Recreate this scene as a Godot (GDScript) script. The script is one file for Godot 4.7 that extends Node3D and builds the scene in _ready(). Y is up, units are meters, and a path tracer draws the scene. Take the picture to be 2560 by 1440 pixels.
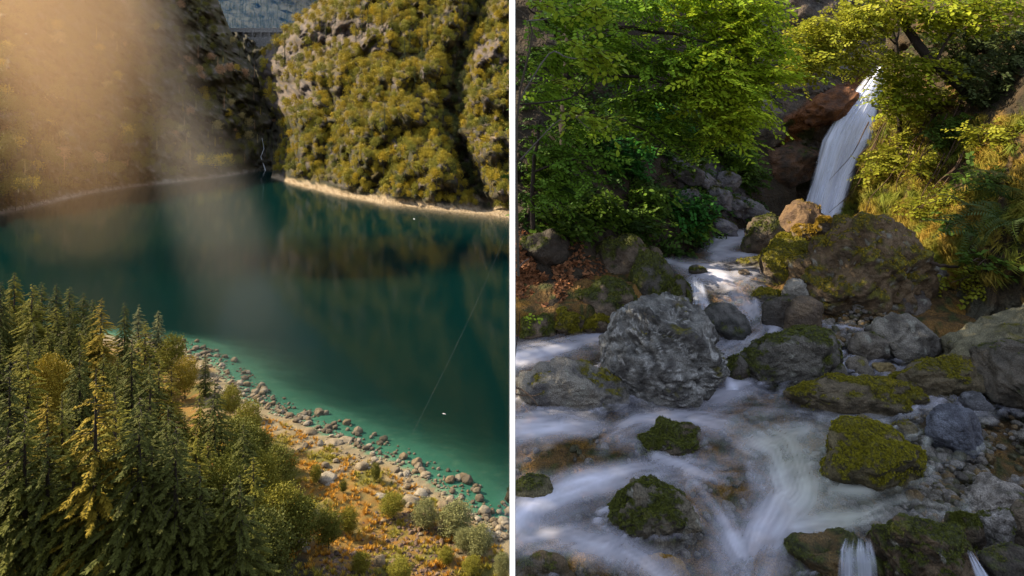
extends Node3D
# Two places side by side, parted by an added white panel: a mountain lake seen from a height on the left, a ravine stream with a waterfall on the right.

const F := 1500.0      # picture pixels per unit of tangent
const YH := 300.0      # the row of the horizon in the 2560 x 1440 picture
const LAKE := -85.0    # the lake's level
const H := 85.0
const SUN_TO := Vector3(-0.76, 0.62, -0.17)

var taken := {}
var rng := RandomNumberGenerator.new()
var n_lo := noise(3, 0.011, 4)
var n_mid := noise(5, 0.06, 4)
var n_hi := noise(9, 0.35, 3)
var n_ft := noise(21, 1.0, 4)
var n_fine := noise(23, 4.5, 3)
var n_cell := noise(31, 1.6, 2)
var mats := {}

func noise(s: int, f: float, oct: int) -> FastNoiseLite:
	var n := FastNoiseLite.new()
	n.seed = s
	n.frequency = f
	n.noise_type = FastNoiseLite.TYPE_SIMPLEX_SMOOTH
	n.fractal_octaves = oct
	return n

func P(px: float, py: float, d: float) -> Vector3:
	return Vector3((px - 1280.0) / F * d, (YH - py) / F * d, -d)

func lin(t: Array, x: float) -> float:            # piecewise linear table of Vector2
	if x <= t[0].x: return t[0].y
	for i in range(1, t.size()):
		if x <= t[i].x:
			return lerpf(t[i - 1].y, t[i].y, (x - t[i - 1].x) / (t[i].x - t[i - 1].x))
	return t[-1].y

func tbl(a: Array) -> Array:
	var out := []
	for i in range(0, a.size(), 2): out.append(Vector2(a[i], a[i + 1]))
	return out

# ---------------------------------------------------------------- mesh building
class Mb:
	var v := PackedVector3Array()
	var n := PackedVector3Array()
	var c := PackedColorArray()
	var idx := PackedInt32Array()
	func vert(p: Vector3, nn: Vector3, col: Color) -> int:
		v.append(p); n.append(nn); c.append(col)
		return v.size() - 1
	func tri(a: int, b: int, d: int) -> void:      # counter-clockwise seen from outside
		idx.append(a); idx.append(d); idx.append(b)
	func leaf(p: Vector3, dir: Vector3, side: Vector3, col: Color, fold := 0.0) -> void:  # a pointed blade from p along dir
		var nn := side.cross(dir).normalized()
		var m := p + dir * 0.45 - nn * (fold * side.length())
		var i := v.size()
		v.append(p); v.append(m + side); v.append(p + dir); v.append(m - side)
		n.append(nn); n.append((nn + side.normalized() * 0.35).normalized()); n.append(nn); n.append((nn - side.normalized() * 0.35).normalized())
		c.append(col); c.append(col); c.append(col); c.append(col)
		idx.append(i); idx.append(i + 2); idx.append(i + 1)
		idx.append(i); idx.append(i + 3); idx.append(i + 2)
	func broad(p: Vector3, dir: Vector3, side: Vector3, col: Color, fold := 0.2) -> void:   # a leaf with a rounded outline, folded along its midrib
		var nn := side.cross(dir).normalized()
		var up := nn * (side.length() * fold)
		var i := v.size()
		var s1 := side.normalized() * 0.3
		for q in [p, p + dir * 0.28 + side * 0.85 + up, p + dir * 0.62 + side * 0.8 + up * 0.6, p + dir, p + dir * 0.62 - side * 0.8 + up * 0.6, p + dir * 0.28 - side * 0.85 + up, p + dir * 0.5]: v.append(q)
		for q in [nn, nn - s1, nn - s1, nn, nn + s1, nn + s1, nn]:
			n.append(q)
			c.append(col)
		for k in 6:
			idx.append(i + 6); idx.append(i + (k + 1) % 6); idx.append(i + k)
	func tube(pts: Array, rad: Array, sides: int, col: Color, jitter := 0.0) -> void:
		var first := v.size()
		var k := pts.size()
		for i in k:
			var t: Vector3 = (pts[mini(i + 1, k - 1)] - pts[maxi(i - 1, 0)]).normalized()
			var u := t.cross(Vector3(0.31, 0.2, 0.93)).normalized()
			var w := t.cross(u)
			for s in sides:
				var a := TAU * s / sides
				var o := u * cos(a) + w * sin(a)
				var r: float = rad[i] * (1.0 + jitter * sin(a * 3.0 + i * 1.7))
				v.append(pts[i] + o * r); n.append(o); c.append(col)
		for i in k - 1:
			for s in sides:
				var a := first + i * sides + s
				var b := first + i * sides + (s + 1) % sides
				tri(a, b, a + sides); tri(b, b + sides, a + sides)
	func grid(nx: int, ny: int, first: int) -> void:
		for j in ny - 1:
			for i in nx - 1:
				var a := first + j * nx + i
				tri(a, a + 1, a + nx + 1); tri(a, a + nx + 1, a + nx)
	func smooth() -> void:                         # normals from the faces round each vertex
		n.resize(v.size())
		n.fill(Vector3.ZERO)
		for i in range(0, idx.size(), 3):
			var a := idx[i]; var d := idx[i + 1]; var b := idx[i + 2]
			var f := (v[b] - v[a]).cross(v[d] - v[a])
			n[a] += f; n[b] += f; n[d] += f
		for i in n.size(): n[i] = n[i].normalized()
	func mesh(into: ArrayMesh = null) -> ArrayMesh:
		var m := into if into else ArrayMesh.new()
		var a := []
		a.resize(Mesh.ARRAY_MAX)
		a[Mesh.ARRAY_VERTEX] = v; a[Mesh.ARRAY_NORMAL] = n; a[Mesh.ARRAY_COLOR] = c; a[Mesh.ARRAY_INDEX] = idx
		m.add_surface_from_arrays(Mesh.PRIMITIVE_TRIANGLES, a)
		return m

# ---------------------------------------------------------------- naming
func numbered(called: String) -> String:
	taken[called] = taken.get(called, -1) + 1
	return called if taken[called] == 0 else "%s_%03d" % [called, taken[called]]

func part(called: String, m: Mesh, mt: Material, parent: Node3D) -> MeshInstance3D:
	var o := MeshInstance3D.new()
	o.name = called
	o.mesh = m
	if mt: o.material_override = mt
	parent.add_child(o, true)
	return o

func thing(called: String, label: String, cat: String, at := Vector3.ZERO, group := "") -> Node3D:
	var o := Node3D.new()
	o.name = numbered(called)
	o.position = at
	add_child(o)
	return tag(o, label, cat, group)

func tag(o: Node3D, label: String, cat: String, group := "") -> Node3D:
	o.set_meta("label", label)
	o.set_meta("category", cat)
	if group != "": o.set_meta("group", group)
	return o

func single(called: String, m: Mesh, mt: Material, label: String, cat: String, at := Vector3.ZERO, group := "") -> MeshInstance3D:
	var o := MeshInstance3D.new()
	o.name = numbered(called)
	o.mesh = m
	if mt: o.material_override = mt
	o.position = at
	add_child(o)
	tag(o, label, cat, group)
	return o

func setting(called: String, m: Mesh, mt: Material, kind := "structure") -> MeshInstance3D:
	var o := MeshInstance3D.new()
	o.name = numbered(called)
	o.mesh = m
	if mt: o.material_override = mt
	add_child(o)
	o.set_meta("kind", kind)
	return o

func scatter(called: String, m: Mesh, mt: Material, xf: Array, cols: Array, parent: Node3D) -> MultiMeshInstance3D:
	var mm := MultiMesh.new()
	mm.transform_format = MultiMesh.TRANSFORM_3D
	mm.use_colors = true
	mm.mesh = m
	mm.instance_count = xf.size()
	for i in xf.size():
		mm.set_instance_transform(i, xf[i])
		mm.set_instance_color(i, cols[i])
	var o := MultiMeshInstance3D.new()
	o.name = called if parent != self else numbered(called)
	o.multimesh = mm
	if mt: o.material_override = mt
	parent.add_child(o, true)
	o.set_meta("kind", "stuff")
	return o

# ---------------------------------------------------------------- materials
func tex(s: int, f: float, oct: int, lo: float, hi: float, cell := false, size := 512) -> NoiseTexture2D:
	var t := NoiseTexture2D.new()
	t.width = size
	t.height = size
	t.seamless = true
	var n := noise(s, f, oct)
	if cell:
		n.noise_type = FastNoiseLite.TYPE_CELLULAR
		n.cellular_return_type = FastNoiseLite.RETURN_DISTANCE2_SUB
	t.noise = n
	var g := Gradient.new()
	g.set_color(0, Color(lo, lo, lo))
	g.set_color(1, Color(hi, hi, hi))
	t.color_ramp = g
	return t

func vmat(rough: float, grain: Texture2D = null, scale := 1.0, bump: Texture2D = null, bump_cm := 1.0, back := 0.0) -> StandardMaterial3D:
	var m := StandardMaterial3D.new()
	m.vertex_color_use_as_albedo = true
	m.roughness = rough
	m.cull_mode = BaseMaterial3D.CULL_DISABLED
	m.metallic_specular = 0.4
	if grain or bump:
		m.uv1_triplanar = true
		m.uv1_world_triplanar = true
		m.uv1_scale = Vector3.ONE * scale
		m.albedo_texture = grain
	if bump:
		m.heightmap_enabled = true
		m.heightmap_texture = bump
		m.heightmap_scale = bump_cm
	if back > 0.0:
		m.backlight_enabled = true
		m.backlight = Color(back, back, back)
	return m

func make_materials() -> void:
	var grain := tex(1, 0.03, 5, 0.35, 1.0)
	var fine := tex(2, 0.09, 4, 0.3, 1.0)
	var crag := tex(4, 0.02, 5, 0.0, 1.0)
	var cell := tex(6, 0.05, 3, 0.0, 1.0, true)
	mats.hill = vmat(0.95, grain, 0.03, crag, 60.0)
	mats.shore = vmat(0.95, fine, 0.12, cell, 12.0)
	mats.far_rock = vmat(0.9, grain, 0.4, crag, 10.0)
	mats.needle = vmat(0.75, null, 1.0, null, 1.0, 0.6)
	mats.leaf = vmat(0.6, null, 1.0, null, 1.0, 0.55)
	mats.fresh = vmat(0.5, null, 1.0, null, 1.0, 0.9)
	for k in ["needle", "leaf", "fresh"]: mats[k].metallic_specular = 0.22
	mats.bark = vmat(0.9, fine, 1.5, fine, 2.0)
	mats.rock = vmat(0.8, fine, 1.3, crag, 3.0)
	mats.wet_rock = vmat(0.4, fine, 1.3, crag, 5.0)
	mats.soil = vmat(0.95, fine, 1.1, crag, 8.0)
	mats.cliff = vmat(0.75, fine, 0.6, crag, 12.0)
	mats.concrete = vmat(0.9, grain, 0.02)
	mats.plain = vmat(0.7)
	var w := StandardMaterial3D.new()
	w.albedo_color = Color(0.93, 0.93, 0.93)
	w.roughness = 0.85
	mats.white = w
	var l := StandardMaterial3D.new()
	l.transparency = BaseMaterial3D.TRANSPARENCY_ALPHA
	l.albedo_color = Color(0.05, 0.16, 0.17, 0.04)
	l.roughness = 0.06
	l.metallic_specular = 0.36
	l.normal_enabled = true
	var rip := NoiseTexture2D.new()
	rip.width = 512
	rip.height = 512
	rip.seamless = true
	rip.as_normal_map = true
	rip.bump_strength = 2.0
	rip.noise = noise(8, 0.02, 4)
	l.normal_texture = rip
	l.normal_scale = 0.12
	l.uv1_triplanar = true
	l.uv1_world_triplanar = true
	l.uv1_scale = Vector3.ONE * 0.06
	mats.lake = l
	var s := l.duplicate()
	s.albedo_color = Color(0.2, 0.2, 0.17, 0.03)
	s.uv1_scale = Vector3.ONE * 0.5
	s.roughness = 0.12
	mats.stream = s
	var fo := vmat(0.35)
	fo.transparency = BaseMaterial3D.TRANSPARENCY_ALPHA
	fo.metallic_specular = 0.3
	mats.foam = fo

# ---------------------------------------------------------------- shapes in common
var spheres := {}
func sphere(k: int) -> Array:                      # a cube blown up to a ball: [directions, triangles]
	if spheres.has(k): return spheres[k]
	var dirs := PackedVector3Array()
	var tris := PackedInt32Array()
	var at := {}
	for face in 6:
		var ax := face / 2
		var sg := 1.0 if face % 2 == 0 else -1.0
		var ids := []
		for j in k + 1:
			for i in k + 1:
				var a := tan((i * 2.0 / k - 1.0) * PI / 4.0)
				var b := tan((j * 2.0 / k - 1.0) * PI / 4.0)
				var q := Vector3.ZERO
				q[ax] = sg
				q[(ax + 1) % 3] = a * sg
				q[(ax + 2) % 3] = b
				q = q.normalized()
				var key := Vector3i((q * 4096.0).round())
				if not at.has(key):
					at[key] = dirs.size()
					dirs.append(q)
				ids.append(at[key])
		for j in k:
			for i in k:
				var a: int = ids[j * (k + 1) + i]
				var b: int = ids[j * (k + 1) + i + 1]
				var c: int = ids[(j + 1) * (k + 1) + i + 1]
				var d: int = ids[(j + 1) * (k + 1) + i]
				tris.append(a); tris.append(c); tris.append(b)
				tris.append(a); tris.append(d); tris.append(c)
	spheres[k] = [dirs, tris]
	return spheres[k]

# a boulder of half axes r: flattened by random cuts, roughened, its colour by the callable (place, normal, seed)
func boulder(k: int, r: Vector3, seed_n: int, cuts: int, rough: float, paint: Callable, strata := 0.0, tilt := Vector3.ZERO) -> ArrayMesh:
	var sp := sphere(k)
	var b := Mb.new()
	var dirs: PackedVector3Array = sp[0]
	b.idx = sp[1]
	var g := RandomNumberGenerator.new()
	g.seed = seed_n
	var pl := []
	for i in cuts:
		var q := Vector3(g.randfn(), g.randfn() * 0.9, g.randfn()).normalized()
		pl.append([q, g.randf_range(0.66, 0.92)])
	var off := Vector3(g.randf(), g.randf(), g.randf()) * 90.0
	var size := (r.x + r.y + r.z) / 3.0
	var turn := Basis.from_euler(tilt)
	for q in dirs:
		var p := q
		for c in pl:
			var e: float = p.dot(c[0]) - c[1]
			if e > 0.0: p -= c[0] * e * 0.92
		p *= 1.0 + rough * 1.1 * n_ft.get_noise_3dv(q * 1.1 + off)
		p = turn * (p * r)
		var nn := (turn * (q / r)).normalized()
		p += nn * rough * size * (0.35 * n_ft.get_noise_3dv(p * (1.6 / size) + off) + 0.16 * n_ft.get_noise_3dv(p * (4.5 / size) + off))
		var cr := absf(n_ft.get_noise_3dv(p * (0.75 / size) - off))
		p -= nn * size * 0.07 * sd(0.07, 0.0, cr)
		if strata > 0.0:
			var w := p.y * 0.9 + p.x * 0.35 + 0.5 * size * n_ft.get_noise_3dv(p * (0.7 / size) + off)
			p += nn * strata * size * (0.3 - absf(n_ft.get_noise_2d(w * (4.2 / size), seed_n)))
		b.v.append(p)
	b.smooth()
	b.c.resize(b.v.size())
	for i in b.v.size():
		b.c[i] = paint.call(b.v[i], b.n[i], off)
	return b.mesh()

# a surface laid out over columns and rows, each point at its own distance
func relief(depth: Callable, x0: Callable, x1: Callable, r0: float, r1: float, nx: int, ny: int, paint: Callable) -> ArrayMesh:
	var b := Mb.new()
	var at := PackedVector2Array()
	for j in ny:
		var row := lerpf(r0, r1, j / (ny - 1.0))
		var a: float = x0.call(row)
		var e: float = x1.call(row)
		for i in nx:
			var px := lerpf(a, e, i / (nx - 1.0))
			b.v.append(P(px, row, depth.call(px, row)))
			at.append(Vector2(px, row))
	b.grid(nx, ny, 0)
	b.smooth()
	b.c.resize(b.v.size())
	for i in b.v.size():
		b.c[i] = paint.call(b.v[i], b.n[i], at[i].x, at[i].y)
	return b.mesh()

func sd(a: float, b: float, x: float) -> float:
	return smoothstep(a, b, x)

func mixc(a: Color, b: Color, t: float) -> Color:
	return a.lerp(b, clampf(t, 0.0, 1.0))

func _ready() -> void:
	# camera, sky, sun, exposure
	var cam := Camera3D.new()
	cam.name = "camera"
	cam.projection = Camera3D.PROJECTION_FRUSTUM
	cam.near = 0.5
	cam.far = 6000.0
	cam.size = 0.5 * 1440.0 / F
	cam.frustum_offset = Vector2(0, -0.5 * (720.0 - YH) / F)
	add_child(cam)
	cam.current = true
	var env := Environment.new()
	env.background_mode = Environment.BG_SKY
	var sky := Sky.new()
	var sm := ProceduralSkyMaterial.new()
	sm.sky_top_color = Color(0.55, 0.59, 0.66)
	sm.sky_horizon_color = Color(0.77, 0.77, 0.77)
	sm.sky_curve = 0.15
	sm.ground_bottom_color = Color(0.12, 0.13, 0.12)
	sm.ground_horizon_color = Color(0.35, 0.38, 0.40)
	sm.sky_energy_multiplier = 1.08
	sky.sky_material = sm
	env.sky = sky
	env.tonemap_mode = Environment.TONE_MAPPER_LINEAR
	env.tonemap_exposure = 2.65
	env.sdfgi_enabled = true
	env.ssao_enabled = true
	env.ssil_enabled = true
	env.volumetric_fog_enabled = true
	env.volumetric_fog_density = 0.0
	var we := WorldEnvironment.new()
	we.name = "surroundings"
	we.environment = env
	add_child(we)
	var sun := DirectionalLight3D.new()
	sun.name = "sun"
	sun.light_energy = 1.6
	sun.light_color = Color(1.0, 0.93, 0.80)
	sun.light_angular_distance = 0.5
	sun.shadow_enabled = true
	add_child(sun)
	sun.look_at_from_position(SUN_TO * 100.0, Vector3.ZERO, Vector3.UP)
	make_materials()
	white_panel()
	lake_side()
	ravine()

func white_panel() -> void:      # added for the white gap between both views, its left face turned to the sun
	var t := thing("added_dividing_panel", "tall thin white panel added for the white gap between the lake view and the ravine", "panel", Vector3.ZERO)
	var b := Mb.new()
	var near := 1.3
	var far := 4.4
	var x0 := 8.5 / F * near
	var x1 := -7.0 / F * far
	var th := 0.0022
	var q := [Vector2(x0 - th, -near), Vector2(x0, -near), Vector2(x1 + 0.030, -far), Vector2(x1, -far)]
	for i in 4:
		var a: Vector2 = q[i]
		var e: Vector2 = q[(i + 1) % 4]
		var nn := Vector3(-(e.y - a.y), 0, e.x - a.x).normalized()
		var k := [b.vert(Vector3(a.x, -3.9, a.y), nn, Color.WHITE), b.vert(Vector3(e.x, -3.9, e.y), nn, Color.WHITE), b.vert(Vector3(e.x, 1.0, e.y), nn, Color.WHITE), b.vert(Vector3(a.x, 1.0, a.y), nn, Color.WHITE)]
		b.tri(k[0], k[1], k[2]); b.tri(k[0], k[2], k[3])
	part("panel_board", b.mesh(), mats.white, t)

# ================================================================ the lake side
var shore_px := tbl([-900, 770, -300, 795, 0, 815, 300, 842, 450, 865, 540, 920, 600, 985, 680, 1030, 760, 1055, 900, 1120, 1060, 1190, 1180, 1280, 1275, 1342, 1700, 1560])
var shore := []          # the near shoreline in the world, x and z

func near_shore(x: float, z: float) -> float:      # metres inland from the near shoreline, under water negative
	var best := 1e9
	var sign := 1.0
	var p := Vector2(x, z)
	for i in shore.size() - 1:
		var a: Vector2 = shore[i]
		var ab: Vector2 = shore[i + 1] - a
		var t := clampf((p - a).dot(ab) / ab.length_squared(), 0.0, 1.0)
		var q := p - a - ab * t
		var l := q.length_squared()
		if l < best:
			best = l
			sign = 1.0 if ab.x * q.y - ab.y * q.x > 0.0 else -1.0
	return sqrt(best) * sign

func ground(x: float, z: float) -> float:
	var s := near_shore(x, z) + 2.2 * n_mid.get_noise_2d(x, z)
	if z > -75.0: return maxf(slope_y(x, z, s), minf(0.86 * z - 2.0, -1.75))   # the steep brow under the viewpoint
	return slope_y(x, z, s)

func slope_y(x: float, z: float, s: float) -> float:
	if s < 0.0: return LAKE + maxf(minf(s * 0.2, s * 0.34 + 1.8), -34.0)
	var y := 0.10 * minf(s, 24.0) + 0.40 * maxf(s - 24.0, 0.0)
	return LAKE + y + sd(2.0, 25.0, s) * (1.6 * n_mid.get_noise_2d(x + 90.0, z) + 0.5 * n_hi.get_noise_2d(x, z)) + 0.12 * n_hi.get_noise_2d(x * 2.0, z * 2.0)

func stand(px: float, row: float, h: float) -> float:   # the distance at which something h metres tall on the near slope has its top there
	var d := 62.0
	while d < 250.0:
		var q := P(px, row, d)
		if ground(q.x, q.z) + h > q.y: return d
		d += 1.0
	return 250.0

var base_c := tbl([560, 428, 640, 436, 680, 443, 760, 466, 860, 489, 950, 507, 1060, 519, 1160, 531, 1290, 545, 1700, 590, 2300, 660])
var edge_c := tbl([-520, 1230, -150, 960, 0, 800, 60, 730, 100, 690, 150, 640, 200, 648, 260, 662, 290, 690, 330, 698, 380, 692, 443, 678, 480, 676])
var gully := tbl([-150, 1255, 0, 1205, 120, 1155, 330, 1132, 460, 1185, 520, 1215])
func slope_depth(base: float, row: float, k: float) -> float:
	var db := H * F / (base - YH)
	return (H + k * db) / maxf(k - (YH - row) / F, 0.08)

func depth_c(px: float, row: float) -> float:
	var base := lin(base_c, px)
	var k := lerpf(0.22, 0.80, sd(2.0, 55.0, base - row))
	var d := slope_depth(base, row, k)
	var far := sd(0.0, 40.0, base - row)
	var n := n_lo.get_noise_2d(px * 0.9, row * 0.9) * 60.0 + n_mid.get_noise_2d(px * 0.4, row * 0.4) * 16.0 - absf(n_mid.get_noise_2d(px * 0.3 + 400.0, row * 0.2)) * 22.0 + n_mid.get_noise_2d(px * 1.6, row * 1.6) * 14.0 * sd(0.05, 0.3, rocky(px, row))
	var gx := (px - lin(gully, row)) / 34.0
	n += 95.0 * exp(-gx * gx)
	var e := lin(edge_c, row) + 60.0 - px
	if e > 0.0: n += e * e * 0.028
	return d + n * far

var base_b := tbl([-500, 585, -200, 560, 0, 534, 100, 511, 230, 481, 330, 466, 430, 455, 560, 440, 650, 426, 720, 418])
var edge_b := tbl([-560, 330, -150, 500, 0, 545, 80, 578, 180, 640, 230, 655, 290, 688, 350, 690, 430, 668, 480, 660])
func depth_b(px: float, row: float) -> float:
	var base := lin(base_b, px)
	var d := slope_depth(base, row, lerpf(0.3, 0.95, sd(0.0, 45.0, base - row)))
	var far := sd(0.0, 40.0, base - row)
	var n := n_lo.get_noise_2d(px * 0.8 + 70.0, row * 0.8) * 70.0 + n_mid.get_noise_2d(px * 0.6, row * 0.6 + 300.0) * 20.0 - absf(n_mid.get_noise_2d(px * 0.55, row * 0.3 + 90.0)) * 30.0
	var e := px + 50.0 - lin(edge_b, row)
	if e > 0.0: n += e * e * 0.03
	return d + n * far

func depth_d(px: float, row: float) -> float:
	return 1750.0 + (110.0 - row) * 3.2 + n_mid.get_noise_2d(px * 0.8, row * 0.8) * 60.0
func depth_e(px: float, row: float) -> float:      # the floor and head of the gorge between the two hills
	return 1010.0 + (432.0 - row) * 1.15 + n_mid.get_noise_2d(px, row) * 30.0 + absf(px - 668.0) * -0.5

func crown_mesh(sdn: int, clumps: int, leaves: int, leaf: float, tall: float, wide: float, b: Mb, lift := 0.25) -> void:
	var g := RandomNumberGenerator.new()
	g.seed = sdn
	var lobes := []
	for i in 5: lobes.append(Vector3(g.randf_range(-1, 1), g.randf_range(-0.6, 1), g.randf_range(-1, 1)).normalized())
	for i in clumps:
		var q := Vector3(g.randfn(), g.randfn(), g.randfn()).normalized()
		var ext := 0.72
		for l in lobes: ext = maxf(ext, 0.62 + 0.42 * q.dot(l))
		var rad := ext * pow(g.randf(), 0.35)
		var at := Vector3(q.x * wide, q.y * tall * 0.5 * (1.0 - lift), q.z * wide) * rad + Vector3(0, tall * (0.5 + lift * 0.5), 0)
		at.x *= 1.0 - 0.25 * (at.y / tall)
		at.z *= 1.0 - 0.25 * (at.y / tall)
		var tone := g.randf_range(0.7, 1.25)
		for j in leaves:
			var p := at + Vector3(g.randfn(), g.randfn() * 0.7, g.randfn()) * leaf * 1.5
			var dir := (Vector3(g.randfn(), g.randfn() * 0.6 - 0.1, g.randfn()).normalized() + q * 0.6).normalized() * leaf
			var side := dir.cross(Vector3(g.randfn(), g.randfn(), g.randfn()) + Vector3(0.01, 0, 0)).normalized() * leaf * 0.42
			var t := tone * g.randf_range(0.85, 1.15)
			b.leaf(p, dir, side, Color(t, t, t * 0.9))

func trunk_into(b: Mb, h: float, r: float, lean: float, sdn: int, limbs: int, wide: float) -> void:
	var g := RandomNumberGenerator.new()
	g.seed = sdn
	var pts := []
	var rad := []
	for i in 6:
		var t := i / 5.0
		pts.append(Vector3(lean * t * t + g.randf_range(-0.05, 0.05) * r, h * t - 0.8 * (1.0 - t), g.randf_range(-0.3, 0.3) * r))
		rad.append(r * (1.0 - 0.8 * t) * (1.35 if i == 0 else 1.0))
	b.tube(pts, rad, 7, Color(1, 1, 1))
	for i in limbs:
		var t := g.randf_range(0.35, 0.85)
		var a := g.randf() * TAU
		var s := Vector3(lean * t * t, h * t, 0)
		var e := s + Vector3(cos(a) * wide, h * 0.22, sin(a) * wide) * g.randf_range(0.5, 0.9)
		b.tube([s, s.lerp(e, 0.5) + Vector3(0, h * 0.02, 0), e], [r * 0.35, r * 0.22, r * 0.08], 5, Color(1, 1, 1))

# the crown of a broadleaf tree a few pixels across
func far_tree(sdn: int, tall: float, wide: float) -> ArrayMesh:
	var b := Mb.new()
	crown_mesh(sdn, 64, 9, tall * 0.08, tall, wide, b, 0.10)
	return b.mesh()

# needles along drooping boughs round a straight stem
func conifer(sdn: int, h: float, wide: float, boughs: int, sprays: int, droop: float, gap: float, ragged: float) -> Array:
	var g := RandomNumberGenerator.new()
	g.seed = sdn
	var t := Mb.new()
	var w := Mb.new()
	t.tube([Vector3(0, -1, 0), Vector3(0, h * 0.3, 0), Vector3(0.05, h * 0.7, 0), Vector3(0, h, 0)], [h * 0.017, h * 0.013, h * 0.007, 0.02], 8, Color(1, 1, 1))
	for i in boughs:
		var u := pow((i + g.randf()) / boughs, 0.85)       # 0 top, 1 foot of the crown
		var y := h * (1.0 - u * (1.0 - gap)) - 0.05
		var l := wide * (0.06 + pow(u, 0.75)) * g.randf_range(1.0 - ragged, 1.0 + ragged * 0.4)
		if u > 0.85: l *= 0.85
		var a := g.randf() * TAU
		var out := Vector3(cos(a), 0, sin(a))
		var tone := g.randf_range(0.65, 1.3)
		var p0 := Vector3(0, y, 0)
		var p2 := p0 + out * l + Vector3(0, -l * droop * g.randf_range(0.5, 1.4) + l * 0.1 * (1.0 - u), 0)
		var p1 := p0.lerp(p2, 0.5) + Vector3(0, l * 0.10, 0)
		if i % 2 == 0: t.tube([p0, p1, p2], [0.012 * h * 0.25, 0.02, 0.008], 4, Color(1, 1, 1))
		var side := out.cross(Vector3.UP)
		var k := maxi(4, int(sprays * l / wide))
		for j in k:
			var f := sqrt((j + g.randf()) / k)
			var c := p0.lerp(p1, f * 2.0) if f < 0.5 else p1.lerp(p2, f * 2.0 - 1.0)
			var sl := l * 0.12 * (1.3 - f) + 0.2
			var sg := 1.0 if j % 2 == 0 else -1.0
			var dir := (out * g.randf_range(0.4, 1.0) + side * sg * g.randf_range(0.2, 1.1) + Vector3(0, g.randf_range(-0.75, 0.05) - droop * 0.4, 0)).normalized() * sl * g.randf_range(0.7, 1.2)
			var sv := dir.cross(Vector3(g.randfn() * 0.5, 1.0, g.randfn() * 0.5)).normalized() * minf(sl * 0.24, 0.09)
			var tt := tone * g.randf_range(0.8, 1.2)
			w.leaf(c, dir, sv, Color(tt, tt, tt), 0.3)
	return [t.mesh(), w.mesh()]

func tinted(base: StandardMaterial3D, c: Color) -> StandardMaterial3D:
	var key := "%s %s" % [base.get_instance_id(), c]
	if not mats.has(key):
		var m: StandardMaterial3D = base.duplicate()
		m.albedo_color = c.linear_to_srgb()
		mats[key] = m
	return mats[key]

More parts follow.
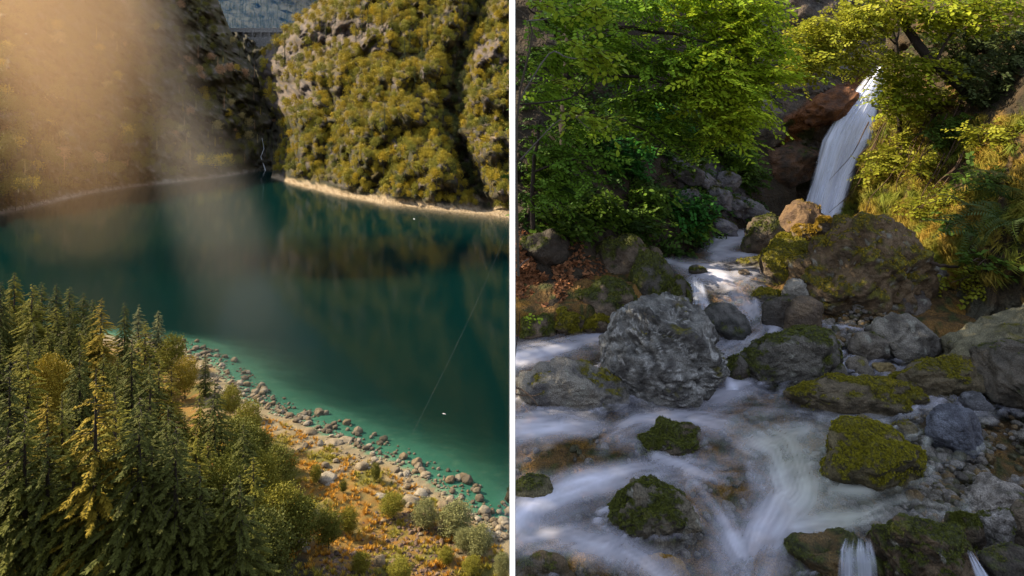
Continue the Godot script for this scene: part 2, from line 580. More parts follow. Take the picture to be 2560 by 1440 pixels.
func lake_side() -> void:
	for s in shore_px:
		var p := P(s.x, s.y, H * F / (s.y - YH))
		shore.append(Vector2(p.x, p.z))
	# ---- the near slope with its beach, and the bed going down under the water
	var b := Mb.new()
	var nx := 200
	var nz := 210
	for j in nz:
		for i in nx:
			var x := lerpf(-330.0, 30.0, pow(i / (nx - 1.0), 0.62))
			var z := lerpf(-300.0, 16.0, 1.0 - j / (nz - 1.0))
			b.v.append(Vector3(x, ground(x, z), z))
	b.grid(nx, nz, 0)
	b.smooth()
	var sand := Color(0.54, 0.42, 0.24)
	var gold := Color(0.42, 0.19, 0.025)
	var moss := Color(0.20, 0.20, 0.03)
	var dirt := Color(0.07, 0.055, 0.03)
	for p in b.v:
		var s := near_shore(p.x, p.z) + 2.2 * n_mid.get_noise_2d(p.x, p.z)
		var n := n_hi.get_noise_2d(p.x * 1.3, p.z * 1.3)
		var m := n_mid.get_noise_2d(p.x * 1.4 + 7.0, p.z * 1.4)
		var c := mixc(sand, Color(0.25, 0.2, 0.12), 0.5 + n)
		if s < 0.0:
			c = mixc(Color(0.22, 0.46, 0.26), Color(0.04, 0.26, 0.16), 0.35 + n * 1.3 + sd(0.0, -5.0, s))
		c = mixc(c, mixc(gold, Color(0.5, 0.36, 0.09), 0.4 + n * 1.2), sd(5.0, 13.0, s + m * 12.0))
		c = mixc(c, moss, sd(0.12, 0.3, m) * sd(3.0, 9.0, s) * 0.85)
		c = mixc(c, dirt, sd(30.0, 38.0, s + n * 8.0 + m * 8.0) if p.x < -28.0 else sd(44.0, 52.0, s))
		c = mixc(c, Color(0.11, 0.10, 0.03), sd(0.15, 0.3, n) * sd(8.0, 14.0, s) * 0.7)
		b.c.append(c)
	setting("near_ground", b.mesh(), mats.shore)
	# ---- hills
	var rock_c := Color(0.30, 0.22, 0.17)
	var grass_c := Color(0.20, 0.14, 0.025)
	var paint_c := func(p: Vector3, n: Vector3, px: float, row: float) -> Color:
		var q := n_mid.get_noise_2d(px * 0.9, row * 0.9)
		var q2 := n_hi.get_noise_2d(px * 0.5, row * 0.5)
		var c := mixc(grass_c, Color(0.05, 0.048, 0.02), 0.55 + q * 1.4 + 0.3 * sd(200.0, 320.0, row) - 0.5 * sd(240.0, 120.0, row) * sd(900.0, 780.0, px))
		c = mixc(c, mixc(rock_c, Color(0.12, 0.1, 0.1), 0.5 + q2 * 1.4), sd(0.02, 0.22, rocky(px, row) + q2 * 0.25))
		var up := p.y - LAKE + q2 * 2.0 + q * 2.0
		c = mixc(mixc(Color(0.55, 0.42, 0.27), Color(0.3, 0.2, 0.1), q2 * 1.5 + 0.2), c, sd(3.2, 5.0, up))
		return c
	setting("sunlit_hill", relief(depth_c, func(r): return lin(edge_c, r), func(r): return 1760.0, -520.0, 620.0, 190, 220, paint_c), mats.hill)
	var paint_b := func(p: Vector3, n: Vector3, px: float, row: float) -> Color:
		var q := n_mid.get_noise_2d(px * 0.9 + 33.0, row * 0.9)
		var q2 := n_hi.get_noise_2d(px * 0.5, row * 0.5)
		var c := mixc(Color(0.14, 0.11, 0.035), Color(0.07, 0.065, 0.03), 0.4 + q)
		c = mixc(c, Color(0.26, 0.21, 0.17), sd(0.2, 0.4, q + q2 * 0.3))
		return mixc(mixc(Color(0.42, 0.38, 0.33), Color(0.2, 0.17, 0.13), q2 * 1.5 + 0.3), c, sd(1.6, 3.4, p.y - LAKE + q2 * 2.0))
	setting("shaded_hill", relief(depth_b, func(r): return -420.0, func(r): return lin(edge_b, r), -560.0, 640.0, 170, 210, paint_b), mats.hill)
	setting("far_mountain", relief(depth_d, func(r): return 200.0, func(r): return 1250.0, -760.0, 150.0, 60, 110, func(p, n, px, row): return mixc(Color(0.03, 0.038, 0.02), Color(0.06, 0.06, 0.035), 0.4 + n_mid.get_noise_2d(px * 1.2, row * 1.2))), mats.hill)
	setting("gorge_slope", relief(depth_e, func(r): return 520.0, func(r): return 800.0, 80.0, 470.0, 60, 70, func(p, n, px, row): return mixc(Color(0.07, 0.065, 0.03), Color(0.16, 0.13, 0.10), 0.35 + n_mid.get_noise_2d(px * 1.4, row * 1.4))), mats.hill)
	# ---- the water: a clear surface over a body of water that dims and colours with its depth
	var lk := Mb.new()
	for c in [[-1500.0, -60.0], [500.0, -60.0], [500.0, -1500.0], [-1500.0, -1500.0]]: lk.vert(Vector3(c[0], LAKE, c[1]), Vector3.UP, Color.WHITE)
	lk.tri(0, 1, 2); lk.tri(0, 2, 3)
	setting("lake_surface", lk.mesh(), mats.lake)
	var bed := Mb.new()
	for c in [[-1500.0, -60.0], [500.0, -60.0], [500.0, -1500.0], [-1500.0, -1500.0]]: bed.vert(Vector3(c[0], LAKE - 33.0, c[1]), Vector3.UP, Color(0.05, 0.06, 0.05))
	bed.tri(0, 1, 2); bed.tri(0, 2, 3)
	setting("lake_bed", bed.mesh(), mats.plain)
	mist("lake_water", 3, Vector3(-500, LAKE - 16.6, -780), Vector3(1990, 33, 1420), Basis(), Color(0.003, 0.036, 0.034), 0.075)
	# ---- light shafts formed by warm-tinted fog bodies over the shaded hill and the lake
	shaft(Vector3(90, -560, 520), Vector3(235, 600, 370), 205.0, Color(1.0, 0.64, 0.36), 0.0080)
	shaft(Vector3(230, -480, 500), Vector3(545, 600, 370), 80.0, Color(1.0, 0.68, 0.42), 0.0080)
	shaft(Vector3(420, 200, 400), Vector3(750, 1150, 168), 115.0, Color(1.0, 0.88, 0.74), 0.0011)
	mist("valley_mist", 3, Vector3(-560, 120, -1480), Vector3(700, 560, 160), Basis(), Color(0.12, 0.42, 1.0), 0.0005)
	dam()
	far_forests()
	beach_stones()
	near_forest()

func rocky(px: float, row: float) -> float:
	var r := n_mid.get_noise_2d(px * 0.45 + 11.0, row * 0.45) * 0.55 - 0.06
	r += 0.85 * exp(-pow((px - 860.0) / 110.0, 2) - pow((row - 85.0) / 38.0, 2))
	r += 0.8 * exp(-pow((px - 690.0) / 55.0, 2) - pow((row - 150.0) / 45.0, 2))
	r += 0.7 * exp(-pow((px - 740.0) / 70.0, 2) - pow((row - 240.0) / 40.0, 2))
	r += 0.7 * exp(-pow((px - 1225.0) / 40.0, 2) - pow((row - 155.0) / 42.0, 2))
	r += 0.4 * exp(-pow((px - 1215.0) / 30.0, 2) - pow((row - 350.0) / 30.0, 2))
	return r

func mist(called: String, shape: int, at: Vector3, size: Vector3, turn: Basis, c: Color, density: float) -> void:
	var f := FogVolume.new()
	f.name = numbered(called)
	f.shape = shape
	f.size = size
	f.transform = Transform3D(turn, at)
	var m := FogMaterial.new()
	m.albedo = c.linear_to_srgb()
	m.density = density
	f.material = m
	add_child(f)
	f.set_meta("kind", "stuff")

func shaft(a: Vector3, e: Vector3, wide: float, c: Color, density: float) -> void:   # a light beam shaped from tinted fog: column, row, distance of its two ends
	var p := P(a.x, a.y, a.z)
	var q := P(e.x, e.y, e.z)
	var y := (p - q).normalized()
	var x := y.cross(Vector3(0, 0, 1)).normalized()
	var w := wide / F * (a.z + e.z)
	for k in 9:                                     # thin at the rim, denser towards the middle
		var f := 1.25 - 0.1 * k
		mist("light_shaft_fog", 0, (p + q) / 2.0, Vector3(w * f, (p - q).length() * f, w), Basis(x, y, x.cross(y)), c, density * (k + 1.0) / 45.0)

func box_into(b: Mb, lo: Vector3, hi: Vector3, col: Color) -> void:
	for ax in 3:
		for s in 2:
			var nn := Vector3.ZERO
			nn[ax] = 1.0 if s == 1 else -1.0
			var q := []
			for k in 4:
				var p := Vector3.ZERO
				p[ax] = hi[ax] if s == 1 else lo[ax]
				var u := k == 1 or k == 2
				var w := k >= 2
				p[(ax + 1) % 3] = hi[(ax + 1) % 3] if u else lo[(ax + 1) % 3]
				p[(ax + 2) % 3] = hi[(ax + 2) % 3] if w else lo[(ax + 2) % 3]
				q.append(b.vert(p, nn, col))
			if s == 1:
				b.tri(q[0], q[1], q[2]); b.tri(q[0], q[2], q[3])
			else:
				b.tri(q[0], q[2], q[1]); b.tri(q[0], q[3], q[2])

func dam() -> void:
	var d := 1390.0
	var at := P(650, 92, d)
	var t := thing("dam", "grey concrete dam across the head of the gorge between the two hills", "dam", at)
	var u := d / F
	var b := Mb.new()
	box_into(b, Vector3(-95 * u, -60 * u, -14), Vector3(85 * u, 10 * u, 4), Color(0.26, 0.26, 0.26))
	part("wall", b.mesh(), mats.concrete, t)
	var c := Mb.new()
	box_into(c, Vector3(-95 * u, 10 * u + 0.02, -16), Vector3(85 * u, 21 * u, 7), Color(0.40, 0.40, 0.40))
	part("parapet", c.mesh(), mats.concrete, t)
	for i in 8:
		var e := Mb.new()
		var x := (-80.0 + i * 21.0) * u
		box_into(e, Vector3(x, -60 * u, 4.02), Vector3(x + 4 * u, 9.9 * u, 9), Color(0.28, 0.28, 0.28))
		part("buttress", e.mesh(), mats.concrete, t)
	var g := Mb.new()
	box_into(g, Vector3(-28 * u, -40 * u, 9.02), Vector3(70 * u, -4 * u, 26), Color(0.34, 0.34, 0.34))
	part("apron", g.mesh(), mats.concrete, t)

func far_forests() -> void:
	var protos := []
	var stem := Mb.new()
	trunk_into(stem, 0.8, 0.02, 0.0, 4, 2, 0.3)
	var stem_m := stem.mesh()
	var bark := tinted(mats.bark, Color(0.09, 0.075, 0.06))
	for i in 5: protos.append(far_tree(100 + i, 1.0, 0.36 + 0.04 * (i % 3)))
	var spire := []
	for i in 3:
		var cf := conifer(140 + i, 12.0, 1.9, 70, 9, 0.4, 0.08, 0.3)
		var m := ArrayMesh.new()
		var st := SurfaceTool.new()
		st.append_from(cf[0], 0, Transform3D(Basis().scaled(Vector3.ONE / 12.0)))
		st.append_from(cf[1], 0, Transform3D(Basis().scaled(Vector3.ONE / 12.0)))
		st.commit(m)
		spire.append(m)
	# the sunlit hill
	var tones := [Color(0.33, 0.26, 0.03), Color(0.25, 0.23, 0.035), Color(0.40, 0.29, 0.025), Color(0.15, 0.155, 0.03), Color(0.085, 0.10, 0.035)]
	var words := ["golden", "yellow-green", "bright yellow", "olive", "dark green"]
	rng.seed = 77
	var all := []
	var cells := {}
	for i in 30000:
		var px := rng.randf_range(640.0, 1310.0)
		var row := rng.randf_range(-420.0, 540.0)
		if px < lin(edge_c, row) + 6.0 or row > lin(base_c, px) - 16.0: continue
		if rocky(px, row) > rng.randf_range(0.12, 0.4) and rng.randf() < 0.93: continue
		if row < 240 and px < 880 and rng.randf() < 0.35: continue
		var g := absf(px - lin(gully, row))
		var dark := g < 22.0
		if g < 20.0 and rng.randf() < 0.85: continue
		var close := false
		var need := 8.0 + 5.0 * rng.randf()
		var cell := Vector2i(int(px / 14.0), int(row / 14.0))
		for cx in 3:
			for cy in 3:
				for o in cells.get(cell + Vector2i(cx - 1, cy - 1), []):
					if absf(o.x - px) < need and absf(o.y - row) < need * 0.8: close = true
		if close: continue
		if not cells.has(cell): cells[cell] = []
		cells[cell].append(Vector2(px, row))
		all.append([px, row, depth_c(px, row), dark])
	all.sort_custom(func(a, c): return a[2] < c[2])
	var rest := [[], [], [], [], []]
	var rest_c := [[], [], [], [], []]
	for i in all.size():
		var a: Array = all[i]
		var at := P(a[0], a[1], a[2])
		var tone := 4 if a[3] and rng.randf() < 0.8 else clampi(int(absf(rng.randfn()) * 1.6 + n_mid.get_noise_2d(a[0], a[1]) * 1.2), 0, 4)
		var tall: float = (13.0 + 16.0 * pow(rng.randf(), 1.3)) * a[2] / F
		var x := Basis(Vector3.UP, rng.randf() * TAU).scaled(Vector3(tall * rng.randf_range(0.75, 1.3), tall * rng.randf_range(0.9, 1.25), tall * rng.randf_range(0.75, 1.3)))
		var k := i % 5
		if i < 300:
			var place := "just above the pale far beach" if a[1] > lin(base_c, a[0]) - 45.0 else "in the dark gully" if a[3] else "beyond the dark gully" if a[0] > lin(gully, a[1]) else "on the nose of the sunlit hill" if a[0] < 780 else "on the middle of the sunlit hill"
			var o := thing("broadleaf_tree", "%s round-crowned tree %s" % [words[tone], place], "tree", at, "broadleaf trees on the sunlit far hill")
			o.basis = x
			part("crown", protos[k], tinted(mats.leaf, tones[tone]), o)
			part("trunk", stem_m, bark, o)
		else:
			rest[k].append(Transform3D(x, at))
			rest_c[k].append(tones[tone] * rng.randf_range(0.85, 1.15))
	for k in 5:
		if rest[k].size(): scatter("hillside_woodland", protos[k], mats.leaf, rest[k], rest_c[k], self)
	rng.seed = 78
	for q in [[815, 8], [838, 16], [852, 2], [868, 20], [884, 6], [905, 14], [920, 4], [1012, 78], [1025, 60], [1040, 52], [1055, 72], [1068, 44], [1090, 40], [1102, 18], [1080, 10], [1120, 6], [1150, 10], [1175, 4], [1196, 12], [1220, 18], [955, 6], [980, 16], [712, 70], [790, 52], [690, 92], [962, 245], [1037, 150], [1050, 120], [930, 300], [890, 40], [1110, 60], [1130, 40]]:
		var up := rng.randf_range(52.0, 88.0)
		var d := depth_c(q[0], q[1] + up)
		var o := single("ridge_conifer", spire[rng.randi() % 3], tinted(mats.needle, Color(0.036, 0.046, 0.02)), "dark narrow conifer among the yellow trees high on the sunlit hill", "tree", P(q[0], q[1] + up, d), "dark conifers near the top of the sunlit hill")
		var hh := up * d / F
		o.basis = Basis(Vector3.UP, rng.randf() * TAU).scaled(Vector3.ONE * hh)
	# the shaded hill
	rng.seed = 79
	all = []
	for i in 4200:
		var px := rng.randf_range(-30.0, 690.0)
		var row := rng.randf_range(-40.0, 525.0)
		if px > lin(edge_b, row) - 4.0 or row > lin(base_b, px) - 8.0: continue
		if row < 190 and rng.randf() < 0.45: continue
		var close := false
		for o in all:
			if absf(o[0] - px) < 15.0 and absf(o[1] - row) < 11.0:
				close = true
				break
		if close: continue
		all.append([px, row, depth_b(px, row)])
	all.sort_custom(func(a, c): return a[2] < c[2])
	rest = [[], [], [], [], [], [], [], []]
	rest_c = [[], [], [], [], [], [], [], []]
	for i in all.size():
		var a: Array = all[i]
		var at := P(a[0], a[1], a[2])
		var tall := rng.randf_range(11.0, 20.0)
		var con := rng.randf() < 0.42
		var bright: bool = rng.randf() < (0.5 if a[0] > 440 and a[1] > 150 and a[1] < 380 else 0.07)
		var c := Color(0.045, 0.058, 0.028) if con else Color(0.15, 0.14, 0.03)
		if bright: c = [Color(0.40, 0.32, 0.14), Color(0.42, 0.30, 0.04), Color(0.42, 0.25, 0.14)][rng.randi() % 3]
		var k := 5 + rng.randi() % 3 if con else i % 5
		var x := Basis(Vector3.UP, rng.randf() * TAU).scaled(Vector3.ONE * tall * (1.25 if con else 1.0))
		if i < 290:
			var word := "pale autumn" if bright else "dark"
			var place := "above the left shoreline" if a[1] > lin(base_b, a[0]) - 60.0 else "beside the gorge" if a[0] > 560 else "on the steep shaded hillside"
			var kind := "shaded_conifer" if con else "shaded_broadleaf"
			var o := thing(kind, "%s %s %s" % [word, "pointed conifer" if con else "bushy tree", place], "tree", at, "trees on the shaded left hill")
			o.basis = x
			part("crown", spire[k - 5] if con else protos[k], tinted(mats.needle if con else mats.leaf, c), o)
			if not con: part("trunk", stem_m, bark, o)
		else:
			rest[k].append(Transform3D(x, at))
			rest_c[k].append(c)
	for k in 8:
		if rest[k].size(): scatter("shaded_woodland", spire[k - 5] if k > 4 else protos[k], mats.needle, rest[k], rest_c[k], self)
	for q in [[505, 418, "leftmost of the yellow trees at the foot of the shaded hill"], [522, 420, "yellow tree in the middle of the waterside group below the shaded hill"], [545, 418, "tallest yellow tree by the water below the shaded hill"], [568, 416, "yellow tree nearest the gorge at the waterline"], [52, 478, "bright yellow tree alone above the left shore"], [82, 474, "paler small tree right of the lone yellow tree on the left shore"]]:
		var d := depth_b(q[0], q[1])
		var o := single("waterside_tree", protos[rng.randi() % 5], tinted(mats.leaf, Color(0.62, 0.46, 0.05)), q[2], "tree", P(q[0], q[1], d))
		o.basis = Basis(Vector3.UP, rng.randf() * TAU).scaled(Vector3.ONE * 34.0 * d / F)
	# the gorge and the mountain behind
	var xf := []
	var cs := []
	for i in 2400:
		var px := rng.randf_range(380.0, 960.0)
		var row := rng.randf_range(-160.0, 112.0)
		xf.append(Transform3D(Basis(Vector3.UP, rng.randf() * TAU).scaled(Vector3(1.1, 1, 1.1) * rng.randf_range(20.0, 36.0)), P(px, row, depth_d(px, row) - 2.0)))
		cs.append(mixc(Color(0.035, 0.05, 0.025), Color(0.10, 0.11, 0.045), rng.randf() * rng.randf()))
	scatter("mountain_forest", spire[0], mats.needle, xf, cs, self)
	xf = []
	cs = []
	for i in 260:
		var px := rng.randf_range(560.0, 730.0)
		var row := rng.randf_range(112.0, 420.0)
		xf.append(Transform3D(Basis(Vector3.UP, rng.randf() * TAU).scaled(Vector3.ONE * rng.randf_range(12.0, 24.0)), P(px, row, depth_e(px, row) - 2.0)))
		cs.append(mixc(Color(0.045, 0.058, 0.028), Color(0.15, 0.14, 0.05), rng.randf()))
	scatter("gorge_forest", spire[1], mats.needle, xf, cs, self)
	# a thread of white water at the foot of the gorge
	var w := Mb.new()
	var pts := []
	for q in [[655, 345], [660, 372], [652, 392], [660, 415], [664, 428]]: pts.append(P(q[0], q[1], depth_e(q[0], q[1]) - 14.0))
	w.tube(pts, [0.4, 0.6, 0.7, 0.8, 1.0], 6, Color(0.45, 0.46, 0.47))
	setting("gorge_stream", w.mesh(), mats.plain)

func stone_paint(a: Color, e: Color) -> Callable:
	return func(p: Vector3, n: Vector3, off: Vector3) -> Color: return mixc(a, e, 0.5 + n_ft.get_noise_3dv(p * 2.0 + off) * 1.2)

func beach_stones() -> void:
	var protos := []
	for i in 8: protos.append(boulder(6, Vector3(0.5, 0.32, 0.42), 300 + i, 9, 0.2, stone_paint(Color(1, 1, 1), Color(0.6, 0.58, 0.55))))
	rng.seed = 5
	var pale := [Color(0.55, 0.44, 0.30), Color(0.46, 0.34, 0.20), Color(0.64, 0.55, 0.42), Color(0.32, 0.25, 0.17)]
	for q in [[770, 1073, 42, 26, "flat pale rock at the waterline, foremost of the upper beach"], [800, 1100, 16, 30, "narrow upright white stone in the sandy hollow"], [905, 1155, 36, 44, "leaning pointed pale boulder halfway along the beach"], [820, 1185, 50, 32, "large pale boulder above two flat stones on the golden grass"], [825, 1205, 26, 14, "small flat white stone below the large pale boulder"], [850, 1172, 30, 20, "grey stone at the shoulder of the large pale boulder"], [1025, 1240, 52, 46, "biggest white rock of the stone field, beside the pale bushes"], [1050, 1225, 40, 26, "cracked white slab right of the biggest rock"], [950, 1235, 34, 20, "flat white rock above the dry golden bush"], [1107, 1255, 34, 26, "pale boulder leaning near the water behind the olive bushes"], [1064, 1180, 26, 20, "dark tipped stone standing out into the water"], [1215, 1322, 34, 36, "white boulder at the waterline near the white panel"], [1245, 1330, 28, 28, "orange mossed stone half in the water"], [950, 1390, 34, 50, "long upright brown rock among the scree"], [755, 1350, 36, 22, "bluish white boulder in the shadow below the wood"], [765, 1368, 28, 24, "smaller bluish boulder leaning on the first in the shadow"], [865, 1095, 40, 18, "long low pale rock lying along the waterline"], [835, 1098, 46, 22, "broad tan rock beside the long low one"]]:
		var d := ray_ground(q[0], q[1] + q[3] * 0.4)
		var at := P(q[0], q[1] + q[3] * 0.4, d)
		var o := single("beach_boulder", protos[rng.randi() % 8], tinted(mats.far_rock, pale[rng.randi() % 3]), q[4], "boulder", at)
		o.basis = Basis(Vector3.UP, rng.randf_range(-0.5, 0.5)).scaled(Vector3(q[2], q[3] * 1.3, q[2]) * d / F * 1.05)
	var xf := []
	var cs := []
	var made := 0
	for i in 2600:
		var t := rng.randf()
		var k := int(t * (shore.size() - 5)) + 3
		var p: Vector2 = shore[k].lerp(shore[k + 1], rng.randf())
		var dir: Vector2 = (shore[k + 1] - shore[k]).normalized()
		var s := absf(rng.randfn()) * 7.0 - 2.5 if i < 2050 else rng.randf_range(-9.0, -0.5)
		p += Vector2(-dir.y, dir.x) * s
		if p.x > 2.0 or p.x < -150.0: continue
		if n_mid.get_noise_2d(p.x * 1.2 + 50.0, p.y * 1.2) < 0.0 and s > 1.0: continue
		var y := ground(p.x, p.y)
		var big := rng.randf()
		var size := 0.22 + 1.9 * pow(big, 6.0) + 0.45 * rng.randf()
		if s < -2.0: size *= 1.4
		var x := Transform3D(Basis.from_euler(Vector3(rng.randf_range(-0.4, 0.4), rng.randf() * TAU, rng.randf_range(-0.4, 0.4))).scaled(Vector3.ONE * size), Vector3(p.x, y + size * 0.1, p.y))
		var c: Color = pale[rng.randi() % 4]
		if s > 0.0 and size > 0.8 and made < 230:
			made += 1
			var o := single("shore_rock", protos[rng.randi() % 8], tinted(mats.far_rock, c), "pale angular rock lying loose along the near lake shore", "rock", x.origin, "loose rocks along the near lake shore")
			o.basis = x.basis
		else:
			xf.append(x)
			cs.append(c if s > 0.0 else c * 0.75)
	scatter("shore_pebbles", protos[2], mats.far_rock, xf, cs, self)
	# the slide of reddish stones at the bottom of the slope
	xf = []
	cs = []
	made = 0
	var red := [Color(0.34, 0.20, 0.13), Color(0.26, 0.16, 0.12), Color(0.42, 0.28, 0.19), Color(0.20, 0.14, 0.11)]
	for i in 1500:
		var px := 1040.0 + rng.randfn() * 62.0
		var row := rng.randf_range(1275.0, 1490.0)
		px += (row - 1360.0) * 0.1
		if i > 1150:
			px = rng.randf_range(800.0, 940.0)
			row = rng.randf_range(1370.0, 1460.0)
		var d := ray_ground(px, row)
		var at := P(px, row, d)
		var size := 0.45 + 0.9 * pow(rng.randf(), 2.5)
		var x := Basis.from_euler(Vector3(rng.randf_range(-0.5, 0.5), rng.randf() * TAU, rng.randf_range(-0.5, 0.5))).scaled(Vector3.ONE * size)
		var c: Color = red[rng.randi() % 4]
		if size > 0.85 and made < 200 and row < 1445:
			made += 1
			var o := single("scree_stone", protos[rng.randi() % 8], tinted(mats.far_rock, c), "reddish brown stone in the slide at the lower end of the beach", "stone", at, "stones of the reddish slide")
			o.basis = x
		else:
			xf.append(Transform3D(x, at))
			cs.append(c)
	scatter("scree_rubble", protos[4], mats.far_rock, xf, cs, self)

func ray_ground(px: float, row: float) -> float:
	var d := 70.0
	while d < 260.0:
		var q := P(px, row, d)
		if ground(q.x, q.z) >= q.y: return d
		d += 0.5
	return 260.0

func near_forest() -> void:
	var kinds := {"spruce": [], "larch": [], "bush": []}
	for i in 4: kinds.spruce.append(conifer(200 + i, 20.0, 4.5 + 0.5 * (i % 2), 240, 120, 0.45, 0.04, 0.35))
	for i in 4: kinds.larch.append(conifer(220 + i, 20.0, 4.6 + 0.5 * (i % 2), 220, 115, 0.25, 0.05, 0.5))
	for i in 5:
		var b := Mb.new()
		crown_mesh(240 + i, 460, 16, 0.25, 9.0, 3.6, b, 0.05)
		var t := Mb.new()
		trunk_into(t, 6.5, 0.16, 0.3, 250 + i, 6, 2.4)
		kinds.bush.append([t.mesh(), b.mesh()])
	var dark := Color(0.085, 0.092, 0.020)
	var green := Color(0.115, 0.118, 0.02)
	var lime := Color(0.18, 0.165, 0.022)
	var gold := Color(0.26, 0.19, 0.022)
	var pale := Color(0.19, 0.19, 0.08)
	rng.seed = 41
	# top column, top row, height in metres, kind, colour, what it is
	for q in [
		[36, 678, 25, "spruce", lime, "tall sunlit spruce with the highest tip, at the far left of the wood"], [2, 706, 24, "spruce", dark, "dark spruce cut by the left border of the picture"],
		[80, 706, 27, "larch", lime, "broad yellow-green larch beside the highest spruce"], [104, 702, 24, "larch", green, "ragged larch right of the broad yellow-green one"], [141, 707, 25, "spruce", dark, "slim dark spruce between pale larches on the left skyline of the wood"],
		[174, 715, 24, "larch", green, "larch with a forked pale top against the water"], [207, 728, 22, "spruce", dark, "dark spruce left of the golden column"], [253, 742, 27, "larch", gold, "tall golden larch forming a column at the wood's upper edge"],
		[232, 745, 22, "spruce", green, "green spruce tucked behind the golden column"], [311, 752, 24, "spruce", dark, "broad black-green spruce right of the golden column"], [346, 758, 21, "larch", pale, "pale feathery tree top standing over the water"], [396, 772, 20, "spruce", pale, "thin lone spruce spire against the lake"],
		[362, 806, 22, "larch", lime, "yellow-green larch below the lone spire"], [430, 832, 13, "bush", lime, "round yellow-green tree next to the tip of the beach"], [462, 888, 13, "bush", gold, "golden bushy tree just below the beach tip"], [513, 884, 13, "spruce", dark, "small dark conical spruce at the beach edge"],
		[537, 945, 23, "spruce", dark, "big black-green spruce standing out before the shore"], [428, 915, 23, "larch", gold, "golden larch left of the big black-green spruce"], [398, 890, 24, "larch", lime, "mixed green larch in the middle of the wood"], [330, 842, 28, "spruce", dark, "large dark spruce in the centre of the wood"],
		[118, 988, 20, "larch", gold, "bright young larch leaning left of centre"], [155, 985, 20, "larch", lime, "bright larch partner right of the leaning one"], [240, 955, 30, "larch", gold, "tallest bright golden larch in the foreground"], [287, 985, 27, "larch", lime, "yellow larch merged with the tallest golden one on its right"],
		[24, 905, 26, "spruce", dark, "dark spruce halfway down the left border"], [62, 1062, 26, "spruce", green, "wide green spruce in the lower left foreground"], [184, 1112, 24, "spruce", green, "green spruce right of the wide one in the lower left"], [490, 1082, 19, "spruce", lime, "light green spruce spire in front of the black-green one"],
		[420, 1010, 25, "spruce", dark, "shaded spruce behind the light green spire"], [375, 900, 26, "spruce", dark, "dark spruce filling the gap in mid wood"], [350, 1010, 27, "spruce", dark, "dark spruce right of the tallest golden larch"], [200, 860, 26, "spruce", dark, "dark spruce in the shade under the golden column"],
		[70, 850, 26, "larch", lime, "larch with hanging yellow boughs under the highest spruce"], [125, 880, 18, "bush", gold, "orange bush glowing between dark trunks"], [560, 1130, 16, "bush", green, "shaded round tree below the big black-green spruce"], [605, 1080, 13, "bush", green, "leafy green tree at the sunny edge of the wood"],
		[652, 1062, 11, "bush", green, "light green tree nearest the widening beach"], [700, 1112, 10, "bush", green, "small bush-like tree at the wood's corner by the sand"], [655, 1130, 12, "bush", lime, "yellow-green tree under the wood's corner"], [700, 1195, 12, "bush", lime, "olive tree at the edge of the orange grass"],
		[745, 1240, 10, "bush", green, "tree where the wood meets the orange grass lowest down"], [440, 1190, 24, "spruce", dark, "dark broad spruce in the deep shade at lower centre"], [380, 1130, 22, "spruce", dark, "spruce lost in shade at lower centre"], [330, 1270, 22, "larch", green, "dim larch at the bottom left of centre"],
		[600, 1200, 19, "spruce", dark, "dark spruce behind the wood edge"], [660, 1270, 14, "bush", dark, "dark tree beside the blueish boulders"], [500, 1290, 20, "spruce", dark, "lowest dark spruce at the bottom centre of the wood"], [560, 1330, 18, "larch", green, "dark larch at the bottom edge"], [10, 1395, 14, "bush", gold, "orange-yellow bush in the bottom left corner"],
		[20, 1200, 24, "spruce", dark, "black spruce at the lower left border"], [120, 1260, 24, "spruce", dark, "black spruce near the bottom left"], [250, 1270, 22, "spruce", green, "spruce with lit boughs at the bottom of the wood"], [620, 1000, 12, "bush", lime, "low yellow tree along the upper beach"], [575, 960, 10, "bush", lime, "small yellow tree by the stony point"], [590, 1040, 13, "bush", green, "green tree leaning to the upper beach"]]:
		var d := stand(q[0], q[1], q[2])
		var at := P(q[0], q[1], d)
		at.y = ground(at.x, at.z) - 0.3
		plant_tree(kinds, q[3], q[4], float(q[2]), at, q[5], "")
	# those between, that only close the gaps
	var n := 0
	for i in 900:
		if n >= 110: break
		var x := rng.randf_range(-215.0, -24.0)
		var z := rng.randf_range(-70.0, -205.0)
		var s := near_shore(x, z)
		if s < 34.0 + 6.0 * n_mid.get_noise_2d(x, z) or s > 105.0: continue
		var at := Vector3(x, ground(x, z) - 0.3, z)
		var row := YH - at.y / -z * F
		var px := 1280.0 + x / -z * F
		if row > 1700 or px < -120 or px > 640: continue
		var tall := rng.randf_range(12.0, 20.0)
		var top := YH - (at.y + tall) / -z * F
		if top < 720.0 + maxf(0.0, px - 100.0) * 0.42: continue
		n += 1
		plant_tree(kinds, ["spruce", "spruce", "larch", "larch"][rng.randi() % 4], [dark, green, green, lime][rng.randi() % 4], tall, at, "shaded tree standing between the taller trees of the near wood", "trees that fill the near wood")
